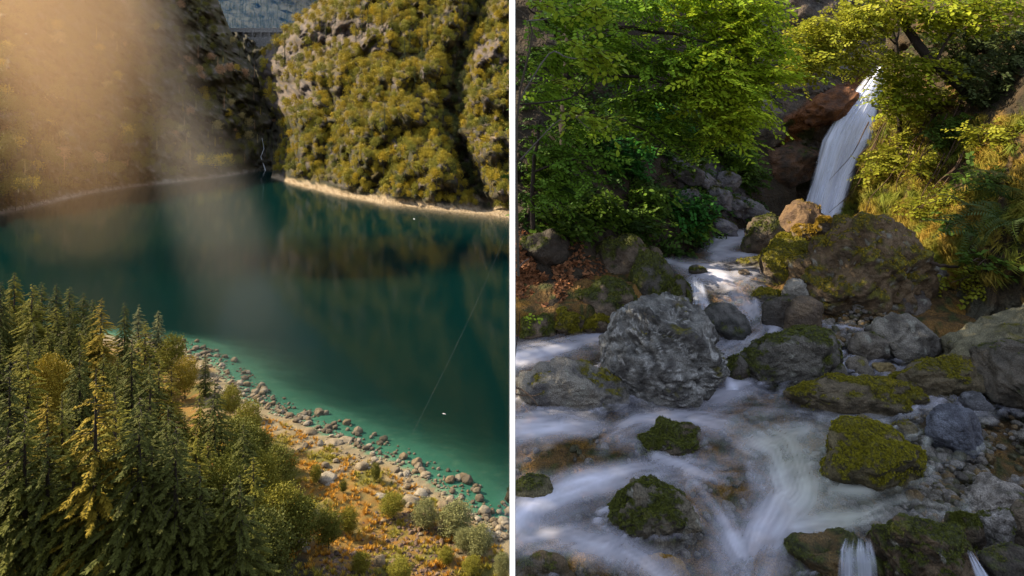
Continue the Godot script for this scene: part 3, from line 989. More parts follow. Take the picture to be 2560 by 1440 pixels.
	# bushes on the beach and the golden slope
	for q in [[822, 1290, 70, 84, green, "dense dark green bush at the edge of the wood's shadow"], [872, 1280, 46, 60, lime, "olive bush right of the dense green one"], [980, 1245, 62, 50, lime, "feathery dry bush below the white rocks"], [1062, 1262, 64, 66, pale, "pale grey-green bush leftmost of the waterside clump"], [1140, 1265, 90, 74, pale, "widest pale bush of the waterside clump"], [1200, 1325, 66, 70, pale, "dark-sided pale bush at the lower end of the clump"], [1160, 1330, 50, 46, pale, "low pale bush in front of the clump"], [1255, 1395, 46, 60, pale, "bush beside the white panel at the bottom"], [940, 1165, 26, 42, green, "small upright green bush among the white stones"], [858, 1205, 20, 30, green, "tiny green bush on the golden slope"], [790, 1170, 30, 44, lime, "small bush at the sandy foot of the wood"], [905, 1385, 46, 50, lime, "yellow bush at the bottom of the golden slope"], [1000, 1410, 60, 40, lime, "low yellow bush over the reddish slide"], [1115, 1375, 40, 36, lime, "small golden bush right of the reddish slide"], [1180, 1400, 46, 34, lime, "low dry bush at the bottom right of the beach"]]:
		var d := ray_ground(q[0], q[1] + q[3])
		var at := P(q[0], q[1] + q[3], d)
		var t := thing("shore_bush", q[5], "bush", at)
		var kk: Array = kinds.bush[rng.randi() % 5]
		part("stem", kk[0], tinted(mats.bark, Color(0.10, 0.08, 0.06)), t)
		part("foliage", kk[1], tinted(mats.leaf, q[4]), t)
		var hh: float = q[3] * d / F * 1.25
		var ww: float = q[2] * d / F * 1.15
		t.basis = Basis(Vector3.UP, rng.randf() * TAU).scaled(Vector3(ww / 7.2, hh / 9.0, ww / 7.2))
	# dry tufts over the golden slope: nobody could count them
	var tuft := Mb.new()
	for i in 16:
		var a := rng.randf() * TAU
		var o := Vector3(cos(a), 0, sin(a))
		tuft.leaf(o * 0.15 * rng.randf(), (o * rng.randf_range(0.2, 0.7) + Vector3(0, rng.randf_range(0.5, 0.9), 0)) * 0.9, o.cross(Vector3.UP) * 0.07, Color(1, 1, 1) * rng.randf_range(0.7, 1.2))
	var xf := []
	var cs := []
	for i in 9000:
		var x := rng.randf_range(-75.0, 4.0)
		var z := rng.randf_range(-88.0, -175.0)
		var s := near_shore(x, z)
		if s < 4.0 or s > 50.0 or n_hi.get_noise_2d(x * 0.7, z * 0.7) < -0.1: continue
		xf.append(Transform3D(Basis(Vector3.UP, rng.randf() * TAU).scaled(Vector3.ONE * rng.randf_range(0.5, 1.3)), Vector3(x, ground(x, z), z)))
		cs.append(mixc(Color(0.46, 0.23, 0.03), Color(0.26, 0.22, 0.03), sd(-0.1, 0.3, n_mid.get_noise_2d(x * 1.4 + 7.0, z * 1.4) + rng.randf_range(-0.1, 0.1))))
	scatter("dry_grass", tuft.mesh(), mats.leaf, xf, cs, self)
	# gulls
	for q in [[1035, 548, 150, 0.5, "white gull gliding low over the water below the far beach"], [265, 1385, 62, 0.2, "white gull flying before the dark wood at the lower left"], [1110, 1035, 172, 1.1, "tiny white gull over the middle of the lake"], [65, 85, 240, 0.0, "white gull high up in the hazy light at the upper left"]]:
		gull(P(q[0], q[1], q[2]), q[3], q[4])
	# a cable across the lake
	var c := Mb.new()
	var pts := []
	var rad := []
	for i in 15:
		var t := i / 14.0
		pts.append(P(1262, 590, 330).lerp(P(1030, 1085, 160), t) + Vector3(0, -10.0 * t * (1.0 - t), 0))
		rad.append(0.014)
	c.tube(pts, rad, 5, Color(0.10, 0.11, 0.11))
	single("cable", c.mesh(), mats.plain, "thin grey cable slanting over the dark lake", "cable")

func plant_tree(kinds: Dictionary, kind: String, c: Color, tall: float, at: Vector3, label: String, group: String) -> void:
	var t := thing({"spruce": "spruce_tree", "larch": "larch_tree", "bush": "leafy_tree"}[kind], label, "tree", at, group)
	var k: Array = kinds[kind][rng.randi() % kinds[kind].size()]
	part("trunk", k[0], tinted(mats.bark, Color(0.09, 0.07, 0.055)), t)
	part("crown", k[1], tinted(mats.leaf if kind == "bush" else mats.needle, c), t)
	var s := tall / (9.0 if kind == "bush" else 20.0)
	var w := s * rng.randf_range(0.85, 1.15) * (0.75 if kind == "bush" and tall > 14.0 else 1.0)
	t.basis = Basis(Vector3.UP, rng.randf() * TAU).scaled(Vector3(w, s, w))

func gull(at: Vector3, turn: float, label: String) -> void:
	var t := thing("gull", label, "bird", at)
	t.basis = Basis(Vector3.UP, turn) * 0.8
	var b := Mb.new()
	b.tube([Vector3(-0.30, 0.0, 0), Vector3(-0.24, 0.02, 0), Vector3(-0.1, 0.03, 0), Vector3(0.08, 0.02, 0), Vector3(0.2, 0.03, 0), Vector3(0.27, 0.04, 0), Vector3(0.33, 0.03, 0)], [0.01, 0.04, 0.08, 0.085, 0.05, 0.045, 0.008], 8, Color(0.8, 0.8, 0.8))
	part("body", b.mesh(), mats.plain, t)
	for s in [-1.0, 1.0]:
		var w := Mb.new()
		var rows := [[0.05, 0.05, 0.14, -0.06], [0.32, 0.16, 0.15, -0.05], [0.58, 0.10, 0.07, -0.06], [0.82, -0.02, -0.07, -0.12]]
		for r in rows:
			w.vert(Vector3(r[2], r[1], r[0] * s), Vector3.UP, Color(0.75, 0.76, 0.78))
			w.vert(Vector3((r[2] + r[3]) / 2.0, r[1] + 0.02, r[0] * s), Vector3.UP, Color(0.75, 0.76, 0.78))
			w.vert(Vector3(r[3], r[1] - 0.005, r[0] * s), Vector3.UP, Color(0.75, 0.76, 0.78))
		for i in 3:
			for j in 2:
				var a := i * 3 + j
				w.tri(a, a + 3, a + 1); w.tri(a + 1, a + 3, a + 4)
		w.smooth()
		part("wing", w.mesh(), mats.plain, t)

# ================================================================ the ravine
var rows_d := tbl([500, 17.6, 545, 16.0, 600, 13.6, 640, 12.4, 673.7, 11.4, 693.6, 10.9, 727, 10.5, 757.6, 9.9, 808, 9.5, 840, 9.0, 900, 8.4, 1000, 7.5, 1200, 6.0, 1440, 4.8, 1700, 3.9, 1900, 3.4])
var level := []          # distance -> the stream's level
var left_edge := tbl([4.0, -2.5, 8.6, -2.0, 8.9, -0.4, 9.15, 1.5, 9.5, 2.3, 10.0, 2.6, 10.6, 2.9, 11.4, 2.75, 12.4, 3.0, 13.6, 4.1, 16.0, 7.2])
var right_edge := tbl([4.0, 4.0, 4.8, 4.7, 6.0, 5.6, 7.5, 6.4, 8.4, 6.5, 9.0, 6.1, 9.8, 4.9, 10.6, 4.6, 11.4, 5.0, 12.4, 5.5, 13.6, 5.6, 16.0, 9.2])

func dw(row: float) -> float: return lin(rows_d, row)
func yw(d: float) -> float: return lin(level, d)

func sheet(rows: Array, cols: Array, a: Array) -> Callable:   # a table of distances, smoothed between
	return func(px: float, row: float) -> float:
		var i := 0
		while i < cols.size() - 2 and px > cols[i + 1]: i += 1
		var j := 0
		while j < rows.size() - 2 and row < rows[j + 1]: j += 1
		var u := (px - cols[i]) / (cols[i + 1] - cols[i]) as float
		var w := (row - rows[j]) / (rows[j + 1] - rows[j]) as float
		u = clampf(u, -0.5, 1.5)
		w = clampf(w, -0.5, 1.5)
		return lerpf(lerpf(a[j][i], a[j][i + 1], u), lerpf(a[j + 1][i], a[j + 1][i + 1], u), w)

var left_sheet := sheet([900, 760, 650, 560, 430, 300, 150, -160], [1230, 1450, 1650, 1800, 1990], [[8.6, 8.9, 9.3, 10.5, 11.5], [9.3, 9.5, 10.1, 12.2, 14.0], [10.0, 10.4, 12.1, 13.6, 15.2], [10.6, 11.1, 12.5, 14.0, 16.0], [11.8, 12.3, 13.6, 14.9, 17.0], [13.0, 13.5, 14.8, 16.2, 18.2], [14.5, 15.0, 16.3, 17.8, 19.5], [16.5, 17.0, 18.0, 19.5, 21.0]])
var cliff_sheet := sheet([620, 480, 380, 300, 200, 0, -160], [1740, 1900, 2050, 2200, 2340], [[17.8, 18.9, 18.8, 17.6, 16.6], [17.8, 19.4, 19.6, 18.2, 16.2], [17.0, 16.7, 17.0, 16.9, 16.1], [17.2, 16.8, 16.5, 17.0, 16.3], [17.6, 17.3, 17.0, 17.3, 16.9], [18.5, 18.5, 18.4, 18.4, 18.1], [19.4, 19.4, 19.4, 19.4, 19.2]])
var right_sheet := sheet([940, 800, 650, 540, 400, 250, 0, -160], [2080, 2200, 2330, 2450, 2560, 2760], [[12.0, 11.0, 9.2, 8.2, 7.2, 5.9], [12.5, 11.8, 9.7, 8.9, 8.2, 7.0], [13.2, 12.5, 10.7, 9.6, 9.0, 8.0], [15.2, 13.6, 11.6, 10.2, 9.4, 8.4], [16.2, 14.9, 12.9, 11.4, 10.3, 9.2], [17.0, 15.8, 14.0, 12.6, 11.5, 10.2], [18.0, 17.0, 15.6, 14.4, 13.4, 12.0], [18.5, 17.6, 16.4, 15.2, 14.3, 13.0]])

func craggy(px: float, row: float, d: float) -> float:
	var s := d / F
	var q := Vector3(px * s, row * s, 0.0)
	return 0.30 * n_ft.get_noise_3dv(q * 0.55) + 0.16 * absf(n_ft.get_noise_3dv(q * 1.3)) + 0.05 * n_fine.get_noise_3dv(q * 0.6)
func left_d(px: float, row: float) -> float:
	var d: float = left_sheet.call(px, row)
	return d + 1.3 * craggy(px, row, 11.0)
func cliff_d(px: float, row: float) -> float:
	var d: float = cliff_sheet.call(px, row)
	return d + 1.6 * craggy(px * 0.8 + row * 0.5, row, 17.0)
func right_d(px: float, row: float) -> float:
	var d: float = right_sheet.call(px, row)
	return d + 2.0 * craggy(px + row * 0.3 + 900.0, row, 11.0)

var bank_edge := tbl([-160, 2230, 200, 2215, 350, 2178, 450, 2142, 540, 2105, 620, 2080, 940, 2080])
func bed(x: float, d: float) -> float:
	var y := yw(d) - 0.17 + 0.10 * n_ft.get_noise_2d(x * 1.1, d * 1.1) + 0.03 * n_fine.get_noise_2d(x, d)
	var e := lin(left_edge, d) - x
	if e > 0.0: y += minf(e * 1.1, 0.5)
	e = x - lin(right_edge, d)
	if e > 0.0: y += minf(e * 0.9, 0.35)
	return y

func rock_paint(a: Color, e: Color, moss: Color, bias: float, lichen := 0.0) -> Callable:
	return func(p: Vector3, n: Vector3, off: Vector3) -> Color:
		var q := n_ft.get_noise_3dv(p * 1.7 + off)
		var q2 := n_fine.get_noise_3dv(p * 1.1 + off)
		var c := mixc(a, e, 0.5 + q * 1.3 + q2 * 1.2)
		if lichen > 0.0: c = mixc(c, Color(0.50, 0.49, 0.42), sd(0.5 - lichen * 0.4, 0.62 - lichen * 0.4, q2 + n_ft.get_noise_3dv(p * 4.0 - off) * 0.7) * 0.85)
		var m := sd(0.22, 0.5, q * 0.75 + q2 * 0.4 + n.y * 0.55 + bias)
		c = mixc(c, moss * clampf(0.85 + 1.3 * n_fine.get_noise_3dv(p * 2.3 - off) + 0.5 * q, 0.35, 2.0), m)
		c.a = m
		return c

var tuft_mesh: ArrayMesh
var G1 := Color(0.44, 0.40, 0.34)
var G2 := Color(0.15, 0.135, 0.115)
var B1 := Color(0.27, 0.20, 0.14)
var B2 := Color(0.10, 0.075, 0.055)
var M1 := Color(0.17, 0.15, 0.015)      # yellow-green moss
var M2 := Color(0.085, 0.095, 0.018)    # green moss
var M3 := Color(0.24, 0.155, 0.02)      # golden moss

# a boulder that fills the box x0 y0 x1 y1 of the picture, its foot at that row of the stream or at distance d
func stone(called: String, label: String, box: Array, paint: Callable, moss: Color, opt := {}) -> void:
	var d: float = opt.get("d", dw(box[3]))
	if box[3] > 800 and not opt.has("dry"): wakes.append([(box[0] + box[2]) * 0.5, box[3] - (box[2] - box[0]) * 0.14, (box[2] - box[0]) * 0.5])
	var w: float = (box[2] - box[0]) / F * d * 0.5
	var h: float = (box[3] - box[1]) / F * d * 0.5
	var deep: float = opt.get("deep", 0.85) * w
	var sink: float = opt.get("sink", 0.22) * h
	var dc := d + deep * 0.55
	var c := P((box[0] + box[2]) * 0.5, (box[1] + box[3]) * 0.5, dc) + Vector3(0, -sink, 0)
	var r := Vector3(w * 1.06, h * 1.06 + sink, deep) * (dc / d)
	var k: int = opt.get("k", clampi(int((box[2] - box[0]) / 9.0), 10, 34))
	var m := boulder(k, r, opt.get("seed", int(box[0] * 3 + box[1])), opt.get("cuts", 9), opt.get("rough", 0.22), paint, opt.get("strata", 0.0), opt.get("tilt", Vector3.ZERO))
	var t := thing(called, label, "boulder" if w > 0.3 else "stone", c)
	part("stone", m, opt.get("mat", mats.rock), t)
	# moss cushions where the stone carries moss
	var tufts: int = int(opt.get("tufts", 0) * 2.6)
	if tufts > 0:
		var a := m.surface_get_arrays(0)
		var v: PackedVector3Array = a[Mesh.ARRAY_VERTEX]
		var nn: PackedVector3Array = a[Mesh.ARRAY_NORMAL]
		var cc: PackedColorArray = a[Mesh.ARRAY_COLOR]
		var idx: PackedInt32Array = a[Mesh.ARRAY_INDEX]
		var xf := []
		var cs := []
		var size := clampf(d * 0.0026, 0.011, 0.04)
		for i in tufts * 3:
			if xf.size() >= tufts: break
			var f := (rng.randi() % (idx.size() / 3)) * 3
			var i0 := idx[f]
			if cc[i0].a < rng.randf_range(0.35, 0.9): continue
			var u := rng.randf()
			var s := rng.randf() * (1.0 - u)
			var p := v[i0] * (1.0 - u - s) + v[idx[f + 1]] * u + v[idx[f + 2]] * s
			xf.append(Transform3D(aim(nn[i0], rng.randf() * TAU) * size * rng.randf_range(0.6, 1.3), p))
			cs.append(moss * rng.randf_range(0.6, 1.7))
		if xf.size(): scatter("moss", tuft_mesh, mats.leaf, xf, cs, t)

func aim(up: Vector3, spin: float) -> Basis:       # a basis whose y points along up
	var x := up.cross(Vector3(0.2, 0.1, 0.97)).normalized()
	return Basis(x, up, x.cross(up)) * Basis(Vector3.UP, spin)

func spray_mesh(sdn: int, n: int, long: float, leaf: float, slim: float, droop: float) -> ArrayMesh:   # a twig with leaves on both sides
	var g := RandomNumberGenerator.new()
	g.seed = sdn
	var b := Mb.new()
	b.tube([Vector3.ZERO, Vector3(long * 0.5, long * 0.04, 0), Vector3(long, -long * droop, 0)], [0.007, 0.005, 0.002], 4, Color(0.35, 0.25, 0.3))
	for i in n:
		var t := (i + 0.5) / n
		var sg := 1.0 if i % 2 == 0 else -1.0
		var p := Vector3(long * t, long * 0.04 - long * droop * t * t, g.randf_range(-0.02, 0.02))
		var dir := Vector3(g.randf_range(0.25, 0.9), g.randf_range(-0.55, 0.12), sg * g.randf_range(0.5, 1.0)).normalized() * leaf * g.randf_range(0.7, 1.25)
		var side := dir.cross(Vector3(g.randfn() * 0.3, 1, g.randfn() * 0.3)).normalized() * leaf * slim
		var tt := g.randf_range(0.75, 1.25)
		b.broad(p + dir * 0.12, dir, side, Color(tt, tt, tt * 0.9), g.randf_range(0.0, 0.5))
	return b.mesh()

# leaves filling an ellipsoid: column, row, distance, half width and height in pixels, half depth in metres, number
func foliage(blobs: Array, meshes: Array, c1: Color, c2: Color, parent: Node3D, big := 1.0, lean := 0.0, layers := 0) -> void:
	var xf := [[], [], []]
	var cs := [[], [], []]
	for q in blobs:
		var u: float = q[2] / F
		for i in int(q[6]):
			var o := Vector3(rng.randfn(), rng.randfn(), rng.randfn())
			o = o.normalized() * pow(rng.randf(), 0.42)
			if layers > 0:                             # boughs in storeys that sag outwards
				var st := rng.randi() % layers
				o.y = (st + 0.5) * 2.0 / layers - 1.0 + rng.randfn() * 0.09 - 0.35 * o.x + 0.25 * sin(st * 2.3 + q[0])
			var at := P(q[0], q[1], q[2]) + Vector3(o.x * q[3] * u, -o.y * q[4] * u, o.z * q[5])
			var yaw := lean + rng.randfn() * 1.3
			if at.z < 0.0 and at.x > -0.5 and at.x < 0.75:       # those at the open edge reach to the right
				if at.x < 0.10 - 0.006 * at.z: continue
				yaw = rng.randf_range(-1.1, 1.1)
			var k := rng.randi() % meshes.size()
			xf[k].append(Transform3D(Basis.from_euler(Vector3(rng.randfn() * 0.35, yaw, rng.randfn() * 0.35 - 0.15)) * big * rng.randf_range(0.65, 1.2), at))
			cs[k].append(mixc(c1, c2, clampf(rng.randf() * 0.7 + n_ft.get_noise_3dv(at * 0.9) * 0.8, 0.0, 1.0)))
	for k in meshes.size():
		if xf[k].size():
			var o := scatter("leaves", meshes[k], mats.fresh, xf[k], cs[k], parent)
			o.transform = parent.transform.affine_inverse()

func limb(parent: Node3D, called: String, pts: Array, r0: float, r1: float, col: Color) -> void:   # column, row, distance of each joint
	var b := Mb.new()
	var v := []
	var rad := []
	for i in pts.size():
		v.append(P(pts[i][0], pts[i][1], pts[i][2]) - parent.position)
	var sm := []
	for i in v.size() - 1:
		for k in 4:
			var t := k / 4.0
			var p0: Vector3 = v[maxi(i - 1, 0)]
			var p3: Vector3 = v[mini(i + 2, v.size() - 1)]
			sm.append((v[i] as Vector3).cubic_interpolate(v[i + 1], p0, p3, t) + Vector3(rng.randfn(), rng.randfn(), rng.randfn()) * r0 * 0.18)
	sm.append(v[-1])
	for i in sm.size(): rad.append(lerpf(r0, r1, i / (sm.size() - 1.0)))
	b.tube(sm, rad, 7, col, 0.12)
	part(called, b.mesh(), mats.bark, parent)

func ravine() -> void:
	for r in rows_d: level.append(Vector2(r.y, (YH - r.x) / F * r.y))
	level.sort_custom(func(a, c): return a.x < c.x)
	rng.seed = 11
	var tb := Mb.new()
	for i in 6:
		var a := i * 1.05
		var o := Vector3(cos(a), 0, sin(a))
		tb.leaf(o * 0.2, o * 0.55 + Vector3(0, rng.randf_range(0.5, 0.95), 0), o.cross(Vector3.UP) * 0.2, Color(1, 1, 1) * rng.randf_range(0.75, 1.2))
	tuft_mesh = tb.mesh()
	ravine_ground()
	boulders()
	stream()
	falls()
	ravine_plants()

func ravine_ground() -> void:
	var b := Mb.new()
	var nx := 190
	var nz := 170
	for j in nz:
		for i in nx:
			var d := lerpf(3.4, 17.2, pow(j / (nz - 1.0), 1.3))
			var x := lerpf(0.02, 10.5, i / (nx - 1.0))
			b.v.append(Vector3(x, bed(x, d), -d))
	b.grid(nx, nz, 0)
	b.smooth()
	for p in b.v:
		var q := n_ft.get_noise_2d(p.x * 1.6, p.z * 1.6)
		var q2 := n_fine.get_noise_2d(p.x, p.z)
		var c := mixc(Color(0.42, 0.23, 0.07), Color(0.12, 0.075, 0.03), 0.5 + q + q2 * 0.7)
		c = mixc(c, Color(0.48, 0.25, 0.04), sd(0.12, 0.4, n_ft.get_noise_2d(p.x * 0.9 + 40.0, p.z * 0.9)))
		c = mixc(c, Color(0.10, 0.11, 0.03), sd(0.1, 0.3, q2 + 0.2 * q))
		b.c.append(c)
	setting("stream_bed", b.mesh(), mats.soil)
	# the drop at the ravine's open edge, down to the slope below
	var s := Mb.new()
	var rim := []
	for i in 14:
		var d := lerpf(3.4, 8.4, i / 13.0)
		rim.append(Vector3(0.02, bed(0.02, d), -d))
	for i in 60:
		var row := lerpf(900.0, -160.0, i / 59.0)
		var q := P(1284.0, row, left_d(1284.0, row))
		rim.append(Vector3(q.x, q.y, q.z))
	for q in rim:
		for k in 8:
			var t := k / 7.0
			s.v.append(Vector3(q.x + 0.004 + 0.006 * t, lerpf(q.y, -22.0, t), q.z))
	s.grid(8, rim.size(), 0)
	s.smooth()
	for p in s.v: s.c.append(mixc(Color(0.14, 0.12, 0.1), Color(0.06, 0.06, 0.05), 0.5 + n_ft.get_noise_3dv(p)))
	setting("ravine_drop", s.mesh(), mats.cliff)
	var paint_l := func(p: Vector3, n: Vector3, px: float, row: float) -> Color:
		var q := n_ft.get_noise_3dv(p * 1.1)
		var q2 := n_fine.get_noise_3dv(p * 0.8)
		var c := mixc(Color(0.055, 0.042, 0.028), Color(0.13, 0.09, 0.055), 0.4 + q + q2 * 0.6)
		var crag := exp(-pow((px - 1790.0 - (row - 470.0) * 0.7) / 95.0, 2) - pow((row - 470.0) / 85.0, 2))
		c = mixc(c, mixc(Color(0.33, 0.31, 0.34), Color(0.10, 0.09, 0.09), 0.5 + q2 * 1.2 + q), sd(0.25, 0.6, crag + q * 0.5))
		return mixc(c, M2 * (1.0 + q2), sd(0.15, 0.45, q * 0.6 + q2 * 0.3 + n.y * 0.4 + (0.18 if row > 640.0 else -0.05)))
	setting("left_bank", relief(left_d, func(r): return maxf(1283.5, 1284.0), func(r): return 1990.0, -160.0, 900.0, 120, 170, paint_l), mats.soil)
	var paint_k := func(p: Vector3, n: Vector3, px: float, row: float) -> Color:
		var q := n_ft.get_noise_3dv(p * 0.9)
		var q2 := n_fine.get_noise_3dv(p * 0.6)
		var c := mixc(Color(0.20, 0.14, 0.09), Color(0.055, 0.045, 0.04), 0.5 + q * 1.1 + q2)
		c = mixc(c, Color(0.36, 0.32, 0.27), sd(0.25, 0.5, q2 + q * 0.4) * 0.7)
		c = mixc(c, Color(0.30, 0.11, 0.035), sd(0.2, 0.5, exp(-pow((row - 275.0 + (px - 2060.0) * 0.55) / 38.0, 2)) * sd(1900.0, 2000.0, px) + q * 0.3))
		return mixc(c, M2 * 0.8, sd(0.3, 0.5, q + n.y * 0.4))
	setting("cliff", relief(cliff_d, func(r): return 1740.0, func(r): return 2340.0, -160.0, 620.0, 130, 150, paint_k), mats.cliff)
	var paint_r := func(p: Vector3, n: Vector3, px: float, row: float) -> Color:
		var q := n_ft.get_noise_3dv(p * 1.1)
		var q2 := n_fine.get_noise_3dv(p * 0.8)
		var c := mixc(Color(0.13, 0.085, 0.04), Color(0.05, 0.04, 0.025), 0.5 + q + q2 * 0.8)
		c = mixc(c, Color(0.17, 0.16, 0.11), sd(690.0, 760.0, row + q * 90.0) * 0.8)
		c = mixc(c, Color(0.27, 0.16, 0.04), sd(0.1, 0.4, n_ft.get_noise_2d(px * 0.02, row * 0.006) + q2 * 0.4))
		return mixc(c, M2 * (1.1 + q2), sd(0.2, 0.5, q * 0.8 + q2 * 0.3 + n.y * 0.3 + 0.08))
	setting("right_bank", relief(right_d, func(r): return lin(bank_edge, r), func(r): return 2760.0, -160.0, 940.0, 130, 180, paint_r), mats.soil)

# strokes of white water: points of column, row, half width in pixels, strength
var strokes := [
	[[1270, 1075, 46, 0.85], [1400, 1062, 40, 0.8], [1500, 1082, 30, 0.45], [1590, 1110, 26, 0.4]], [[1500, 1110, 24, 0.7], [1590, 1062, 24, 0.75], [1700, 1050, 26, 0.6], [1830, 1075, 50, 0.6], [1930, 1140, 95, 0.7], [1960, 1230, 105, 0.7], [1900, 1330, 80, 0.55], [1860, 1460, 80, 0.5]],
	[[1250, 1330, 62, 0.95], [1340, 1268, 50, 0.95], [1450, 1222, 36, 0.85], [1580, 1190, 30, 0.7], [1720, 1175, 34, 0.55], [1830, 1190, 50, 0.5]], [[1270, 1370, 40, 0.7], [1420, 1352, 34, 0.7], [1520, 1375, 34, 0.85], [1600, 1420, 40, 0.75], [1680, 1480, 50, 0.6]],
	[[1640, 1150, 20, 0.75], [1700, 1170, 30, 0.6], [1800, 1215, 34, 0.6]], [[1740, 1225, 30, 0.6], [1800, 1300, 36, 0.6], [1850, 1400, 50, 0.65]], [[1250, 905, 40, 0.95], [1380, 880, 28, 0.95], [1470, 862, 26, 0.9], [1530, 850, 20, 0.8]],
	[[1520, 930, 16, 0.7], [1560, 960, 18, 0.95], [1640, 985, 22, 0.85], [1760, 1002, 20, 0.65], [1880, 985, 22, 0.6], [1990, 1020, 26, 0.35]], [[1815, 930, 12, 0.9], [1830, 968, 18, 0.8], [1870, 962, 16, 0.6]], [[1560, 1030, 18, 0.3], [1800, 1035, 20, 0.35], [2050, 1035, 22, 0.4], [2200, 1048, 14, 0.35]],
	[[1850, 592, 22, 0.7], [1800, 612, 24, 0.85], [1790, 632, 24, 1.0], [1850, 640, 10, 0.9], [1960, 641, 6, 0.9]], [[1660, 655, 10, 0.6], [1720, 672, 16, 0.75], [1790, 690, 26, 0.85], [1830, 730, 26, 1.0], [1865, 780, 28, 1.0], [1890, 815, 44, 1.0], [1860, 840, 56, 0.95], [1800, 870, 40, 0.7]],
	[[1900, 665, 26, 0.65], [1850, 700, 30, 0.7], [1830, 740, 26, 0.8]], [[1905, 722, 8, 0.9], [1885, 750, 10, 0.95], [1890, 790, 26, 0.95]], [[1960, 800, 12, 0.9], [1930, 825, 26, 0.95]], [[1730, 700, 14, 0.5], [1752, 740, 14, 0.5], [1765, 765, 8, 0.6]],
	[[1990, 1330, 40, 0.55], [2080, 1320, 40, 0.65], [2160, 1305, 30, 0.6], [2260, 1265, 22, 0.45], [2370, 1285, 14, 0.5]], [[2080, 1235, 20, 0.4], [2170, 1228, 18, 0.55], [2215, 1205, 10, 0.6]], [[2330, 1010, 12, 0.5], [2400, 1040, 10, 0.55], [2480, 1050, 12, 0.5]], [[1900, 1100, 60, 0.55], [2010, 1080, 30, 0.45]], [[2160, 945, 10, 0.6], [2200, 960, 10, 0.6]], [[2320, 1140, 12, 0.3], [2400, 1150, 12, 0.25]]]

var wakes := []          # where stones part the water: column, row, half width

func foam_at(px: float, row: float) -> Vector3:    # strength, place along the stroke, place across it
	var f := Vector3(0.0, px, row)
	for k in strokes.size():
		var s: Array = strokes[k]
		var run := k * 700.0
		for i in s.size() - 1:
			var a: Array = s[i]
			var e: Array = s[i + 1]
			var ab := Vector2(e[0] - a[0], e[1] - a[1])
			run += ab.length()
			if row < minf(a[1], e[1]) - 130.0 or row > maxf(a[1], e[1]) + 130.0: continue
			var ap := Vector2(px - a[0], row - a[1])
			var t := clampf(ap.dot(ab) / ab.length_squared(), 0.0, 1.0)
			var off := ap - ab * t
			var dist := off.length() / lerpf(a[2], e[2], t)
			if dist < 2.6:
				var q: float = lerpf(a[3], e[3], t) * exp(-dist * dist * 0.9)
				if q > f.x: f = Vector3(q, run + ab.length() * (t - 1.0), off.length() * signf(ab.cross(ap)) + k * 300.0)
	return f

func stream() -> void:
	var low := Mb.new()
	var top := Mb.new()
	var nx := 230
	var nz := 300
	var foam := PackedFloat32Array()
	for j in nz:
		for i in nx:
			var d := lerpf(3.7, 15.9, pow(j / (nz - 1.0), 1.25))
			var x := lerpf(0.02, minf(10.0, d * 0.92), i / (nx - 1.0))
			var y := yw(d)
			var px := 1280.0 + x / d * F
			var row := YH - y / d * F
			var q := foam_at(px, row)
			var f := q.x
			var along := x * 0.9 + d * 0.43
			var across := -x * 0.43 + d * 0.9
			var st := n_ft.get_noise_2d(q.y * 0.0022, q.z * 0.016) if f > 0.02 else 0.0
			var st2 := n_ft.get_noise_2d(q.y * 0.006, q.z * 0.07) if f > 0.02 else 0.0
			for k in wakes:
				if absf(row - k[1]) > k[2] or absf(px - k[0]) > k[2] * 1.6: continue
				var e := Vector2((px - k[0]) / k[2], (row - k[1]) / (k[2] * 0.36)).length()
				f = maxf(f, 0.62 * exp(-pow((e - 1.12) / 0.2, 2)) * clampf(0.45 + 1.5 * n_ft.get_noise_2d(px * 0.02, row * 0.05), 0.0, 1.0))
			var soft := n_ft.get_noise_2d(along * 0.35, across * 1.1)
			y += 0.05 * f + 0.025 * n_ft.get_noise_2d(along * 0.7, across * 1.4 + 9.0)
			low.v.append(Vector3(x, y, -d))
			top.v.append(Vector3(x, y + 0.012, -d))
			foam.append(clampf(f * (0.50 + 0.36 * st + 0.2 * st2 + 0.5 * soft) + 0.16 * soft * sd(8.8, 7.0, d) * sd(5.2, 4.0, x - d * 0.12), 0.0, 0.95))
	low.grid(nx, nz, 0)
	low.smooth()
	low.c.resize(low.v.size())
	low.c.fill(Color.WHITE)
	setting("stream_surface", low.mesh(), mats.stream)
	top.grid(nx, nz, 0)
	top.smooth()
	for i in top.v.size():
		var p := top.v[i]
		var c := mixc(Color(0.74, 0.74, 0.88), Color(0.70, 0.72, 0.66), sd(2.2, 3.0, p.x) * sd(7.5, 6.5, -p.z))  # sky-blue cast of the shade is put into the foam colour
		c.a = foam[i]
		top.c.append(c)
	setting("white_water", top.mesh(), mats.foam)

